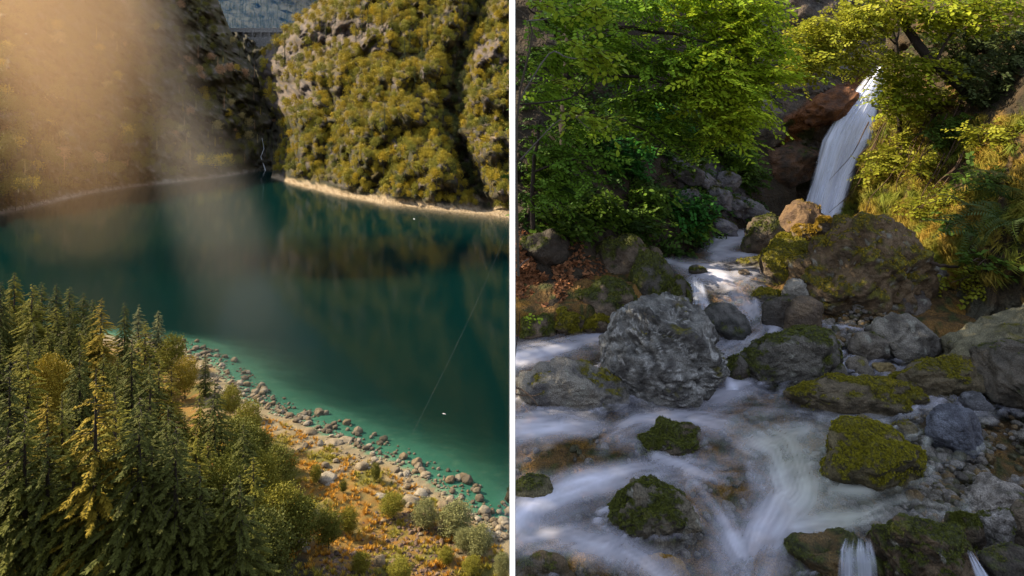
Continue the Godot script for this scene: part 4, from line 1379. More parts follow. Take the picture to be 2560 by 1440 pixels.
# a curtain of falling water: rows of [left column, right column, row, distance]
func curtain(rows: Array, nu: int, nv: int, sdn: float, bulge: float, full: float, parent: Node3D, called: String, contrast := 1.0) -> void:
	var b := Mb.new()
	for j in nv:
		var t := j / (nv - 1.0) * (rows.size() - 1)
		var k := mini(int(t), rows.size() - 2)
		var f := t - k
		f = f if rows.size() < 3 else f
		for i in nu:
			var u := i / (nu - 1.0)
			var l := lerpf(rows[k][0], rows[k + 1][0], f)
			var r := lerpf(rows[k][1], rows[k + 1][1], f)
			var st := n_ft.get_noise_2d(u * 4.5 + sdn, t * 0.22 + sdn)
			var st2 := n_ft.get_noise_2d(u * 13.0 + sdn, t * 0.3)
			var d := lerpf(rows[k][3], rows[k + 1][3], f) - bulge * sin(u * PI) - bulge * 0.25 * st
			b.v.append(P(lerpf(l, r, u), lerpf(rows[k][2], rows[k + 1][2], f), d) - parent.position)
			var edge := minf(u, 1.0 - u) * 6.0
			var a := clampf(full + (0.42 * st + 0.22 * st2) * contrast, 0.0, 0.97) * sd(0.0, 1.0, edge + 0.5 * st2) * sd(0.0, 0.12 if nv > 40 else 0.45, j / (nv - 1.0) + 0.02 + 0.22 * st2 + 0.12 * st)
			b.c.append(Color(0.74, 0.79, 0.96, a))  # bluish skylight is put into the colour of the falling water
	b.grid(nu, nv, 0)
	b.smooth()
	part(called, b.mesh(), mats.foam, parent)

func falls() -> void:
	var w := thing("waterfall", "tall silky white waterfall sliding down the cliff at the head of the ravine", "waterfall", P(2050, 548, 16.2))
	curtain([[2190, 2242, 160, 17.0], [2150, 2222, 210, 16.7], [2118, 2200, 250, 16.5], [2078, 2192, 305, 16.3], [2052, 2182, 352, 16.2], [2040, 2152, 400, 16.15], [2026, 2132, 450, 16.1], [2010, 2116, 500, 16.05], [1996, 2098, 560, 16.0]], 60, 70, 3.0, 0.22, 0.88, w, "veil", 0.6)
	curtain([[2198, 2236, 170, 16.8], [2150, 2205, 240, 16.35], [2090, 2180, 315, 16.1], [2070, 2160, 360, 16.0], [2050, 2130, 430, 15.9], [2030, 2105, 500, 15.85], [2012, 2085, 560, 15.8]], 50, 60, 8.0, 0.15, 0.32, w, "front_veil")
	var s := thing("small_waterfall", "little white curtain of water over the brown ledge at the bottom of the picture", "waterfall", P(2140, 1440, 4.55))
	curtain([[2105, 2182, 1345, 4.75], [2092, 2190, 1375, 4.66], [2090, 2196, 1410, 4.6], [2092, 2200, 1500, 4.5]], 40, 24, 5.0, 0.03, 0.30, s, "veil", 0.4)
	s = thing("narrow_waterfall", "narrow blue chute of water between the mossy boulders in the bottom right corner", "waterfall", P(2450, 1440, 4.5))
	curtain([[2412, 2425, 1370, 4.75], [2425, 2450, 1405, 4.62], [2440, 2480, 1450, 4.5], [2450, 2500, 1500, 4.4]], 14, 16, 7.0, 0.02, 0.4, s, "veil", 0.6)
	s = thing("rock_chute", "thin fall of water beside the dark rock right of the striped boulder", "waterfall", P(1825, 960, 8.0))
	curtain([[1808, 1822, 905, 8.35], [1812, 1836, 935, 8.05], [1812, 1850, 975, 7.8]], 12, 14, 9.0, 0.02, 0.75, s, "veil")
	s = thing("side_chute", "trickle over the wet slab left of the cascade", "waterfall", P(1735, 760, 9.9))
	curtain([[1722, 1760, 700, 10.6], [1722, 1768, 735, 10.35], [1724, 1776, 775, 9.95]], 20, 14, 12.0, 0.02, 0.35, s, "veil")

func boulders() -> void:
	var wet := {"tufts": 500}
	var own := rock_paint(Color(0.36, 0.35, 0.33), Color(0.11, 0.105, 0.10), M1, -0.5)
	var banded := func(p: Vector3, n: Vector3, off: Vector3) -> Color:
		var c: Color = own.call(p, n, off)
		var w := p.y * 0.9 + p.x * 0.35 + 0.45 * n_ft.get_noise_3dv(p * 0.8 + off)
		var v := absf(n_ft.get_noise_2d(w * 6.5, 3.0))
		var m := c.a
		c = mixc(c, Color(0.68, 0.67, 0.65), sd(0.13, 0.03, v) * 0.9 * sd(-0.3, 0.0, n_fine.get_noise_3dv(p)) * (1.0 - m))
		c.a = m
		return c
	stone("striped_boulder", "big rounded grey boulder with white wavy banding in mid stream", [1515, 760, 1812, 985], banded, M1, {"k": 54, "cuts": 5, "rough": 0.14, "strata": 0.24, "tilt": Vector3(0, 0, -0.35), "tufts": 400, "deep": 0.9})
	stone("flat_boulder", "low boulder with a lichen-grey top and mossy flank at the left, by the white panel", [1294, 908, 1555, 1020], rock_paint(G1, Color(0.20, 0.19, 0.19), M1, -0.28, 0.3), M1, {"tufts": 500, "tilt": Vector3(0, 0, -0.1), "deep": 0.6})
	stone("wedge_rock", "dark wedge-shaped rock just behind the striped boulder", [1742, 763, 1872, 845], rock_paint(Color(0.22, 0.21, 0.20), Color(0.06, 0.06, 0.055), M2, -0.3), M2, {"cuts": 12, "tufts": 120})
	stone("slab_boulder", "long flat-topped mossy slab in the centre of the stream", [1856, 826, 2125, 955], rock_paint(Color(0.24, 0.22, 0.19), Color(0.07, 0.065, 0.055), M2, 0.08, 0.35), M2, {"cuts": 14, "tufts": 700, "deep": 0.55, "rough": 0.16, "seed": 44})
	stone("gap_rock", "small dark mossy rock between the striped boulder and the long slab", [1808, 888, 1872, 952], rock_paint(G2, B2, M2, 0.05), M2, {"tufts": 120})
	stone("giant_boulder", "house-like brown boulder capped with golden moss, the biggest in the ravine", [2005, 545, 2312, 806], rock_paint(Color(0.30, 0.20, 0.11), Color(0.11, 0.075, 0.045), M1, 0.06, 0.22), Color(0.21, 0.16, 0.016), {"d": 9.7, "k": 50, "tufts": 1800, "deep": 0.7, "cuts": 18, "rough": 0.34, "seed": 17})
	stone("moss_shoulder", "moss-covered block leaning on the left side of the giant boulder", [1902, 600, 2065, 728], rock_paint(B1, B2, M1, 0.2), M1, {"d": 10.9, "tufts": 900, "cuts": 10})
	stone("leaning_rock", "brown flat-faced rock standing on edge before the giant boulder", [1958, 740, 2065, 835], rock_paint(Color(0.33, 0.24, 0.16), Color(0.20, 0.15, 0.11), M2, -0.6), M2, {"cuts": 12, "rough": 0.12, "tilt": Vector3(0.2, 0, -0.2)})
	stone("shadow_rock", "dark rounded rock beside the cascade, left of the leaning brown rock", [1905, 735, 1990, 822], rock_paint(Color(0.16, 0.14, 0.12), B2, M2, -0.25), M2, {"d": 9.25, "tufts": 150})
	stone("cascade_rock", "small moss-topped rock at the right edge of the cascade", [1880, 720, 1957, 768], rock_paint(G2, B2, M1, 0.1), M1, {"d": 10.0, "tufts": 200})
	stone("white_rock", "pale pointed rock against the left foot of the giant boulder", [1955, 700, 2022, 745], rock_paint(Color(0.5, 0.47, 0.42), G1, M1, -0.5), M1, {"d": 9.8, "tilt": Vector3(0, 0, 0.5)})
	stone("angular_rock", "angular pinkish grey rock right of the giant boulder", [2205, 704, 2318, 790], rock_paint(Color(0.36, 0.30, 0.25), Color(0.17, 0.14, 0.12), M2, -0.6, 0.1), M2, {"d": 9.6, "cuts": 14})
	stone("upper_rock", "smaller brown rock on top behind the angular rock", [2243, 672, 2318, 730], rock_paint(Color(0.33, 0.26, 0.2), Color(0.15, 0.12, 0.1), M2, -0.6), M2, {"d": 10.1})
	stone("speckled_rock", "speckled rock wedged against the right bank under the fallen branch", [2285, 664, 2385, 735], rock_paint(Color(0.42, 0.38, 0.33), Color(0.12, 0.1, 0.09), M2, -0.5, 0.2), M2, {"d": 10.2})
	stone("white_topped_block", "blocky grey rock with a flat white top by the right bank", [2182, 785, 2335, 892], rock_paint(Color(0.44, 0.40, 0.34), Color(0.13, 0.115, 0.10), M2, -0.5, 0.35), M2, {"cuts": 14, "tufts": 60, "seed": 71})
	stone("block_neighbour", "rough rock touching the left side of the white-topped block", [2128, 830, 2218, 902], rock_paint(Color(0.36, 0.31, 0.25), Color(0.12, 0.10, 0.085), M2, -0.3, 0.2), M2, {"tufts": 60})
	stone("pale_cobble", "pale rounded cobble below the white-topped block", [2112, 892, 2174, 930], rock_paint(Color(0.48, 0.42, 0.34), Color(0.24, 0.20, 0.16), M1, -0.5), M1, {})
	stone("dark_cobble", "dark cobble just below the pale one", [2140, 916, 2187, 948], rock_paint(Color(0.22, 0.19, 0.15), Color(0.1, 0.09, 0.07), M1, -0.3), M1, {})
	stone("corner_cobble", "mossy pair of stones at the right end of the long slab", [2040, 903, 2112, 947], rock_paint(Color(0.26, 0.23, 0.19), Color(0.1, 0.09, 0.07), M2, -0.1), M2, {"tufts": 60})
	stone("yellow_stone", "yellowish flat stone in the quiet water by the right bank", [2178, 905, 2238, 935], rock_paint(Color(0.42, 0.31, 0.13), Color(0.24, 0.17, 0.08), M1, -0.5), M1, {})
	stone("moss_slab", "long low green mossy slab lying in the stream right of centre", [1968, 938, 2305, 1032], rock_paint(Color(0.24, 0.19, 0.12), Color(0.10, 0.08, 0.05), M1, 0.0), M1, {"tufts": 1300, "deep": 0.4, "k": 36, "strata": 0.06, "tilt": Vector3(0, 0, -0.12)})
	stone("bank_slab", "mossy yellow-green slab reaching from the right bank into the water", [2232, 892, 2490, 990], rock_paint(Color(0.24, 0.19, 0.11), Color(0.10, 0.085, 0.05), M1, 0.0), M1, {"tufts": 1000, "deep": 0.5, "tilt": Vector3(0, 0, 0.1)})
	stone("sloping_boulder", "huge smooth pale boulder sloping down from the right border", [2262, 812, 2760, 968], rock_paint(Color(0.40, 0.36, 0.22), Color(0.20, 0.18, 0.11), M1, -0.45), M1, {"d": 7.9, "tilt": Vector3(0, 0, 0.42), "deep": 0.4, "cuts": 5, "rough": 0.2, "tufts": 300, "k": 40, "sink": 0.1})
	stone("border_boulder", "dark brown boulder at the right border below the sloping one", [2460, 835, 2720, 1020], rock_paint(Color(0.20, 0.17, 0.13), Color(0.08, 0.07, 0.055), M2, -0.15), M2, {"d": 7.2, "tufts": 600})
	stone("blue_stone", "smooth blue-grey egg-shaped stone at the right", [2325, 1016, 2452, 1126], rock_paint(Color(0.27, 0.29, 0.36), Color(0.13, 0.14, 0.18), M2, -1.6), M2, {"cuts": 6, "rough": 0.11, "k": 30, "tilt": Vector3(0, 0, 0.4)})
	stone("white_edged_stone", "small grey stone with a white edge above the blue-grey one", [2402, 981, 2474, 1030], rock_paint(Color(0.34, 0.34, 0.38), Color(0.12, 0.12, 0.13), M1, -0.8, 0.2), M1, {})
	stone("mossy_dome", "yellow-green mossy boulder dome in the right foreground", [2042, 1063, 2308, 1206], rock_paint(Color(0.25, 0.20, 0.10), Color(0.09, 0.075, 0.04), M1, 0.1), Color(0.20, 0.18, 0.015), {"k": 40, "tufts": 2200, "cuts": 10, "deep": 0.75})
	stone("mossy_pebble", "small mossy stone between the dome and the blue-grey stone", [2234, 1058, 2302, 1090], rock_paint(Color(0.3, 0.25, 0.15), B2, M1, 0.0), M1, {"tufts": 120})
	stone("stream_rock", "dark mossy rock alone in the milky water at centre left", [1598, 1064, 1757, 1141], rock_paint(Color(0.24, 0.18, 0.12), Color(0.05, 0.045, 0.03), M2, -0.02, 0.1), M2, {"k": 34, "tufts": 900, "cuts": 12, "rough": 0.3})
	stone("front_rock", "dark mossy rock with white flecks in the left foreground", [1516, 1208, 1738, 1336], rock_paint(Color(0.26, 0.22, 0.16), Color(0.05, 0.045, 0.03), M2, 0.02, 0.3), M2, {"k": 40, "tufts": 1700, "cuts": 12, "rough": 0.28})
	stone("corner_rock", "brown rock cut by the bottom border next to the white panel", [1292, 1380, 1428, 1490], rock_paint(Color(0.24, 0.17, 0.10), Color(0.07, 0.055, 0.035), M2, -0.1), M2, {"d": 4.9, "tufts": 400})
	stone("drowned_rock", "green rock half under the milky water at the left border", [1270, 1195, 1388, 1258], rock_paint(Color(0.22, 0.19, 0.10), B2, M2, 0.1), M2, {"tufts": 150})
	stone("bottom_boulder", "mossy brown boulder cut by the bottom border at the right", [2185, 1310, 2430, 1500], rock_paint(Color(0.25, 0.17, 0.10), Color(0.06, 0.045, 0.03), M2, 0.0, 0.12), M2, {"d": 4.65, "k": 40, "tufts": 1500, "rough": 0.28})
	stone("ledge_rock", "drowned brown ledge left of the bottom boulder", [1960, 1345, 2215, 1520], rock_paint(Color(0.25, 0.16, 0.06), Color(0.08, 0.06, 0.03), M2, -0.1), M2, {"d": 4.8, "tufts": 200})
	stone("pile_rock", "knobbly grey rock on top of the pile at the right border", [2420, 1206, 2600, 1296], rock_paint(Color(0.58, 0.52, 0.46), Color(0.20, 0.175, 0.155), M2, -0.4), M2, {"tufts": 150, "k": 30})
	stone("pale_wedge", "pale bluish wedge of rock in the pile at the lower right", [2450, 1256, 2545, 1410], rock_paint(Color(0.66, 0.62, 0.60), Color(0.26, 0.24, 0.22), M2, -0.3), M2, {"d": 5.0, "cuts": 13, "tufts": 250, "k": 30})
	stone("moss_heap", "dark mossy rock left of the pale wedge", [2368, 1276, 2462, 1400], rock_paint(Color(0.2, 0.15, 0.1), B2, M2, 0.1), M2, {"d": 5.05, "tufts": 700})
	stone("edge_rock", "brown rock cut by the right border beside the pale wedge", [2530, 1262, 2680, 1440], rock_paint(Color(0.32, 0.25, 0.18), Color(0.1, 0.08, 0.06), M2, -0.2), M2, {"d": 4.9, "tufts": 200})
	stone("deep_rock", "black shaded rock under the pale wedge in the bottom right corner", [2440, 1370, 2640, 1520], rock_paint(Color(0.12, 0.1, 0.08), Color(0.04, 0.035, 0.03), M2, 0.0), M2, {"d": 4.6, "tufts": 300})
	stone("golden_stone", "golden brown stone just under the water at the bottom centre", [1590, 1385, 1745, 1500], rock_paint(Color(0.50, 0.28, 0.03), Color(0.22, 0.12, 0.02), M1, -0.6), M1, {"d": 4.9, "sink": 0.3})
	for q in [[[1855, 538, 1968, 642], "squat dark mossy boulder at the top of the stream, left of the reddish one", B1, B2, M2, 0.0, 12.3], [[1940, 508, 2068, 606], "reddish brown tilted boulder right below the waterfall", Color(0.30, 0.18, 0.09), Color(0.14, 0.08, 0.05), M3, -0.25, 12.6], [[1985, 558, 2062, 603], "golden moss cushion stone between the reddish and the giant boulder", B1, B2, M3, 0.4, 11.6], [[1900, 590, 1965, 642], "small grey stone with a moss cap beside the upper pool", G1, G2, M1, 0.0, 12.2], [[1945, 580, 2010, 632], "mossy stone right of the grey capped one", B1, B2, M1, 0.3, 11.9], [[2040, 540, 2090, 580], "small golden stone on the crest before the waterfall", B1, B2, M3, 0.3, 11.2],
		[[1722, 664, 1766, 688], "dark little rock in the upper pool", G2, B2, M2, -0.1, 0.0], [[1843, 674, 1876, 692], "round brown stone in the upper pool", B1, B2, M2, -0.4, 0.0], [[1850, 640, 1945, 670], "flat mossy rock across the mouth of the upper pool", G2, B2, M1, 0.0, 0.0], [[1612, 615, 1656, 652], "rounded tan stone on the left bank by the pool", Color(0.34, 0.28, 0.2), B1, M2, -0.3, 11.9], [[1570, 640, 1690, 790], "green mossy ledge rock left of the cascade", G2, B2, M2, 0.25, 9.9], [[1640, 690, 1730, 790], "dark wet mossy rock at the cascade's left edge", G2, B2, M2, 0.1, 9.75],
		[[1440, 700, 1590, 815], "long mossy ledge on the left bank behind the striped boulder", B1, B2, M2, 0.15, 9.3], [[1380, 770, 1460, 836], "bright green mossy stone at the foot of the left bank", B1, B2, M1, 0.35, 9.0], [[1290, 785, 1392, 846], "mossy stone on the left bank next to the white panel", B1, B2, M2, 0.3, 8.95], [[1460, 785, 1530, 826], "flat mossy stone behind the striped boulder's left side", B1, B2, M1, 0.3, 9.05], [[1480, 590, 1640, 700], "mossy hump high on the left bank", B1, B2, M2, 0.1, 10.6], [[1296, 570, 1420, 650], "dark hump of earth and moss at the left by the panel", B2, Color(0.05, 0.04, 0.03), M2, -0.1, 10.2]]:
		stone("mossy_stone", q[1], q[0], rock_paint(q[2], q[3], q[4], q[5]), q[4], {"d": q[6], "tufts": 350} if q[6] > 0.0 else {"tufts": 60})
	# bare rocks on the left slope and the ledges of the cliff
	for q in [[[1665, 388, 1762, 446], "smooth slanting slab of dark rock high on the left slope", -0.55], [[1730, 430, 1800, 470], "pale broken rock below the slanting slab", -0.4], [[1790, 425, 1850, 468], "pale rock step right of the broken one", -0.5], [[1760, 470, 1835, 520], "grey rock in the middle of the rocky rib", -0.5], [[1800, 490, 1875, 530], "layered pale rock at the lower end of the rib", -0.6], [[1690, 470, 1750, 530], "grey rock among the ivy on the left slope", -0.4], [[1780, 545, 1850, 590], "pale slab just above the upper pool", -0.4], [[1830, 500, 1930, 560], "dark mossy rock where the slope meets the cliff", -0.6]]:
		var b: Array = q[0]
		var d := left_d((b[0] + b[2]) * 0.5, b[3]) - 0.25
		stone("slope_rock", q[1], b, rock_paint(Color(0.38, 0.36, 0.40), Color(0.13, 0.12, 0.13), M2, -0.25, 0.15), M2, {"d": d, "tilt": Vector3(0, 0, q[2]), "tufts": 120, "cuts": 12, "deep": 0.7})
	stone("red_ledge", "rust-red overhanging ledge of rock left of the waterfall", [1995, 232, 2150, 300], rock_paint(Color(0.42, 0.16, 0.05), Color(0.16, 0.07, 0.035), M2, -0.6), M2, {"d": 16.3, "tilt": Vector3(0, 0, 0.5), "deep": 0.6, "cuts": 8})
	stone("brown_ledge", "brown ledge of the cliff below the rust-red one", [1880, 360, 2060, 450], rock_paint(Color(0.26, 0.14, 0.08), Color(0.08, 0.06, 0.05), M2, -0.3), M2, {"d": 16.5, "deep": 0.6, "tufts": 200})
	stone("cliff_block", "grey block of the cliff behind the bright leaves", [1850, 250, 1960, 360], rock_paint(Color(0.36, 0.30, 0.25), Color(0.10, 0.085, 0.08), M2, -0.5), M2, {"d": 16.6, "deep": 0.6})
	# gravel and pebbles
	var pb := boulder(5, Vector3(0.5, 0.34, 0.42), 900, 6, 0.15, stone_paint(Color(1, 1, 1), Color(0.6, 0.6, 0.6)))
	var xf := []
	var cs := []
	for i in 2600:
		var px := rng.randf_range(1290.0, 2600.0)
		var row := rng.randf_range(860.0, 1480.0)
		var far := 0.0
		if i < 700:
			px = rng.randf_range(2060.0, 2215.0)
			row = rng.randf_range(795.0, 870.0)
			far = 0.16
		elif i < 1500:
			px = rng.randf_range(2160.0, 2480.0)
			row = rng.randf_range(1110.0, 1300.0)
			far = 0.07
		elif i < 1700:
			px = rng.randf_range(2200.0, 2600.0)
			row = rng.randf_range(1000.0, 1120.0)
			far = 0.08
		var d := dw(row)
		var x := (px - 1280.0) / F * d
		var size := rng.randf_range(0.03, 0.10) + 0.08 * pow(rng.randf(), 4.0)
		xf.append(Transform3D(Basis.from_euler(Vector3(rng.randfn() * 0.3, rng.randf() * TAU, rng.randfn() * 0.3)).scaled(Vector3.ONE * size), Vector3(x, bed(x, d) + far + size * 0.1, -d)))
		cs.append([Color(0.40, 0.36, 0.31), Color(0.22, 0.19, 0.16), Color(0.33, 0.22, 0.10), Color(0.16, 0.15, 0.08), Color(0.45, 0.40, 0.36)][rng.randi() % 5])
	scatter("gravel", pb, mats.rock, xf, cs, self)

func ravine_plants() -> void:
	rng.seed = 500
	var beech := [spray_mesh(1, 18, 0.58, 0.092, 0.30, 0.12), spray_mesh(2, 20, 0.64, 0.085, 0.30, 0.2), spray_mesh(3, 15, 0.5, 0.098, 0.32, 0.08)]
	var maple := [spray_mesh(4, 10, 0.5, 0.10, 0.42, 0.1), spray_mesh(5, 12, 0.6, 0.09, 0.42, 0.16), spray_mesh(6, 9, 0.45, 0.11, 0.45, 0.05)]
	var hazel := [spray_mesh(7, 8, 0.40, 0.10, 0.36, 0.25), spray_mesh(8, 7, 0.34, 0.105, 0.36, 0.3)]
	var ivy := [spray_mesh(9, 9, 0.35, 0.11, 0.42, 0.3), spray_mesh(10, 11, 0.4, 0.10, 0.45, 0.35), spray_mesh(11, 8, 0.3, 0.12, 0.4, 0.2)]
	var bark := Color(0.055, 0.042, 0.035)
	# the beech whose boughs hang in from the upper left
	var t := thing("beech_tree", "beech with layered bright green boughs hanging over the left slope", "tree", P(1420, 470, left_d(1420, 470)))
	limb(t, "trunk", [[1420, 480, 12.0], [1412, 300, 12.0], [1425, 80, 12.0], [1450, -200, 12.0], [1455, -420, 12.0]], 0.13, 0.07, bark)
	limb(t, "branch", [[1430, -40, 12.0], [1520, 55, 11.0], [1650, 80, 10.6], [1760, 105, 10.4], [1850, 150, 10.3]], 0.05, 0.012, bark)
	limb(t, "branch", [[1425, -160, 12.0], [1600, -60, 11.0], [1750, -10, 10.6], [1880, 20, 10.5]], 0.05, 0.012, bark)
	limb(t, "branch", [[1415, 230, 12.0], [1500, 190, 10.8], [1640, 200, 10.4], [1760, 250, 10.3], [1850, 290, 10.2]], 0.04, 0.01, bark)
	limb(t, "branch", [[1412, 130, 12.0], [1370, 60, 10.0], [1320, 20, 9.5]], 0.04, 0.01, bark)
	limb(t, "branch", [[1412, 300, 12.0], [1480, 290, 11.0], [1600, 320, 10.8], [1700, 390, 10.8]], 0.03, 0.008, bark)
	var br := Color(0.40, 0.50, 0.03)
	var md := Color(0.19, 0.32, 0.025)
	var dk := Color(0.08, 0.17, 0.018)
	foliage([[1840, 60, 10.6, 95, 40, 0.7, 170], [1800, 150, 10.4, 140, 42, 0.7, 210], [1885, 190, 10.3, 70, 30, 0.5, 90], [1820, 262, 10.2, 95, 36, 0.6, 150], [1780, 10, 10.8, 140, 40, 0.7, 160], [1750, 215, 10.4, 100, 40, 0.6, 110], [1800, 325, 10.3, 55, 24, 0.4, 56]], beech, br, md, t, 1.0, 0.0, 3)  # right boughs: sunlight put in as brighter leaf colours
	foliage([[1560, 60, 10.8, 190, 100, 1.0, 270], [1640, 170, 10.8, 140, 70, 0.8, 160], [1420, 40, 10.2, 130, 80, 1.0, 170], [1360, 190, 10.2, 90, 70, 0.9, 100], [1560, 280, 11.2, 150, 50, 0.6, 100], [1700, 330, 11.2, 110, 40, 0.6, 90]], beech, md, dk, t, 1.0, 0.0, 4)  # left boughs: their shade put in as darker leaf colours
	t = thing("low_beech", "darker beech sapling spreading flat sprays over the lower left slope", "tree", P(1330, 560, left_d(1330, 560)))
	limb(t, "trunk", [[1330, 570, 10.5], [1335, 430, 10.3], [1350, 300, 10.2]], 0.05, 0.02, bark)
	limb(t, "branch", [[1335, 430, 10.3], [1420, 400, 9.9], [1500, 410, 9.8]], 0.02, 0.006, bark)
	foliage([[1380, 340, 10.3, 110, 35, 0.6, 50], [1430, 420, 10.0, 130, 30, 0.6, 55], [1350, 480, 9.9, 90, 26, 0.5, 26]], beech, Color(0.10, 0.19, 0.02), dk, t, 1.0, 0.0, 3)
	# an added, unseen tree beyond the left border, put there to shade the stream
	t = thing("added_shading_beech", "added tall beech, out of view beyond the left border, put there to shade the stream", "tree", Vector3(-12.5, ground(-12.5, -6.5) - 0.3, -6.5))
	var stem := Mb.new()
	stem.tube([Vector3(0, -0.5, 0), Vector3(0.1, 5, 0), Vector3(0.4, 8, -0.2), Vector3(0.8, 14, -0.4)], [0.34, 0.27, 0.2, 0.08], 9, Color(0.06, 0.05, 0.045), 0.1)
	part("trunk", stem.mesh(), mats.bark, t)
	for k in 7:
		var bm := Mb.new()
		var y0 := 10.3 + k * 0.4
		bm.tube([Vector3(0.3, y0, -0.2), Vector3(3.0, y0 + 1.4, -2.4 + k * 0.6), Vector3(8.5, y0 + 1.6, -4.5 + k * 1.2)], [0.12, 0.07, 0.02], 6, Color(0.06, 0.05, 0.045), 0.1)
		part("branch", bm.mesh(), mats.bark, t)
	var sh := []
	for c in [[-9.5, 5.2, 7.0, 2.4, 1500], [-6.5, 5.2, 8.0, 2.4, 1600], [-4.2, 5.0, 8.6, 2.2, 1300], [-7.6, 5.8, 10.4, 2.4, 1500], [-5.4, 5.6, 10.8, 2.1, 1000], [-10.0, 5.8, 9.8, 2.4, 1100], [-7.2, 4.6, 6.0, 1.6, 700]]:
		var u: float = F / c[2]
		sh.append([1280.0 + c[0] * u, YH - c[1] * u, c[2], c[3] * u, 1.7 * u, c[3], c[4] * 0.24])
	foliage(sh, beech, md, dk, t, 1.7)
	# hazel twigs close by at the upper left, bigger leaves
	t = thing("hazel_bush", "hazel twigs with large yellow-green drooping leaves at the upper left beside the panel", "shrub", P(1300, 700, 8.6))
	limb(t, "twig", [[1296, 690, 8.6], [1292, 300, 8.0], [1330, 80, 7.4], [1290, 22, 7.2]], 0.02, 0.008, Color(0.2, 0.17, 0.14))
	limb(t, "twig", [[1318, 52, 7.3], [1372, 45, 7.2], [1380, 15, 7.2]], 0.010, 0.005, Color(0.34, 0.32, 0.3))
	limb(t, "twig", [[1300, 250, 7.9], [1372, 135, 7.4], [1420, 145, 7.3], [1482, 148, 7.2]], 0.012, 0.005, Color(0.34, 0.32, 0.3))
	limb(t, "twig", [[1292, 262, 8.0], [1410, 250, 7.6], [1450, 225, 7.5], [1475, 190, 7.4]], 0.014, 0.006, bark)
	limb(t, "twig", [[1300, 400, 8.2], [1412, 290, 7.8], [1470, 320, 7.7], [1510, 310, 7.6]], 0.010, 0.004, Color(0.3, 0.27, 0.25))
	foliage([[1460, 25, 7.2, 60, 26, 0.2, 14], [1340, 10, 7.2, 40, 20, 0.2, 9], [1440, 120, 7.3, 40, 18, 0.2, 10], [1505, 138, 7.2, 36, 16, 0.2, 10], [1450, 160, 7.3, 30, 16, 0.2, 7], [1440, 282, 7.7, 30, 16, 0.2, 7], [1500, 305, 7.6, 34, 16, 0.2, 9], [1390, 205, 7.8, 20, 15, 0.2, 4]], hazel, Color(0.30, 0.38, 0.03), Color(0.16, 0.26, 0.02), t)
	t = thing("leaf_sprig", "small bright sprig poking out from behind the white panel above the flat boulder", "plant", P(1292, 860, 7.6))
	limb(t, "stem", [[1286, 900, 7.6], [1296, 830, 7.55], [1300, 780, 7.5]], 0.008, 0.003, bark)
	foliage([[1305, 795, 7.5, 16, 16, 0.06, 6], [1300, 885, 7.5, 14, 14, 0.06, 6]], hazel, Color(0.28, 0.38, 0.03), Color(0.2, 0.3, 0.03), t, 0.5)
	t = thing("dead_twig", "bare brown twigs lying on the flat boulder at the left", "branch", P(1300, 1000, 7.3))
	limb(t, "twig", [[1285, 965, 7.35], [1320, 985, 7.2], [1345, 1015, 7.15]], 0.014, 0.005, Color(0.25, 0.17, 0.12))
	limb(t, "twig", [[1285, 985, 7.3], [1330, 990, 7.2], [1350, 985, 7.2]], 0.010, 0.004, Color(0.25, 0.17, 0.12))
	t = thing("grey_stick", "pale bare stick jutting out of the left bank beside the panel", "branch", P(1290, 680, 9.2))
	limb(t, "stick", [[1284, 680, 9.2], [1305, 660, 9.1], [1323, 645, 9.0]], 0.016, 0.008, Color(0.36, 0.26, 0.22))
	# bushes and ivy on the left slope
	for q in [[1700, 525, 95, 55, 0, "bright green ivy bush above the upper pool"], [1610, 500, 70, 50, 1, "leafy bush left of the bright ivy bush"], [1640, 300, 90, 60, 0, "blue-green clump of leaves high on the left slope"], [1540, 395, 90, 60, 0, "green clump in the middle of the left slope"], [1480, 520, 80, 50, 2, "dim bush on the left slope near the brown leaves"], [1690, 400, 70, 36, 2, "moss-green bush over the slanting slab"], [1830, 400, 60, 60, 1, "yellow-green bush hanging at the corner of the cliff"], [1760, 350, 60, 40, 2, "hanging bush under the bright beech boughs"], [1870, 440, 40, 45, 2, "small bush between slope and cliff"], [1580, 560, 80, 40, 2, "low bush above the mossy hump"], [1740, 570, 40, 24, 1, "small plant at the pool's edge"], [1400, 560, 80, 40, 2, "dark bush over the brown leaves"], [1330, 420, 70, 70, 2, "dark undergrowth by the panel"], [1455, 330, 80, 50, 2, "dull green bush behind the hazel twigs"]]:
		var d := left_d(q[0], q[1]) - 0.25
		t = thing("bank_bush", q[5], "bush", P(q[0], q[1] + q[3], d))
		for k in 4: limb(t, "stem", [[q[0] + rng.randf_range(-20, 20), q[1] + q[3], d + 0.1], [q[0] + rng.randf_range(-q[2], q[2]) * 0.6, q[1] - q[3] * rng.randf() * 0.5, d]], 0.012, 0.004, bark)
		var cc: Array = [[Color(0.05, 0.19, 0.03), Color(0.03, 0.09, 0.02)], [Color(0.14, 0.24, 0.025), Color(0.07, 0.13, 0.02)], [Color(0.08, 0.14, 0.015), Color(0.03, 0.06, 0.012)]][q[4]]
		foliage([[q[0], q[1], d, q[2], q[3], 0.4, int(q[2] * q[3] / 34.0)]], ivy, cc[0], cc[1], t, 0.9)
	var xf := [[], [], []]
	var cs := [[], [], []]
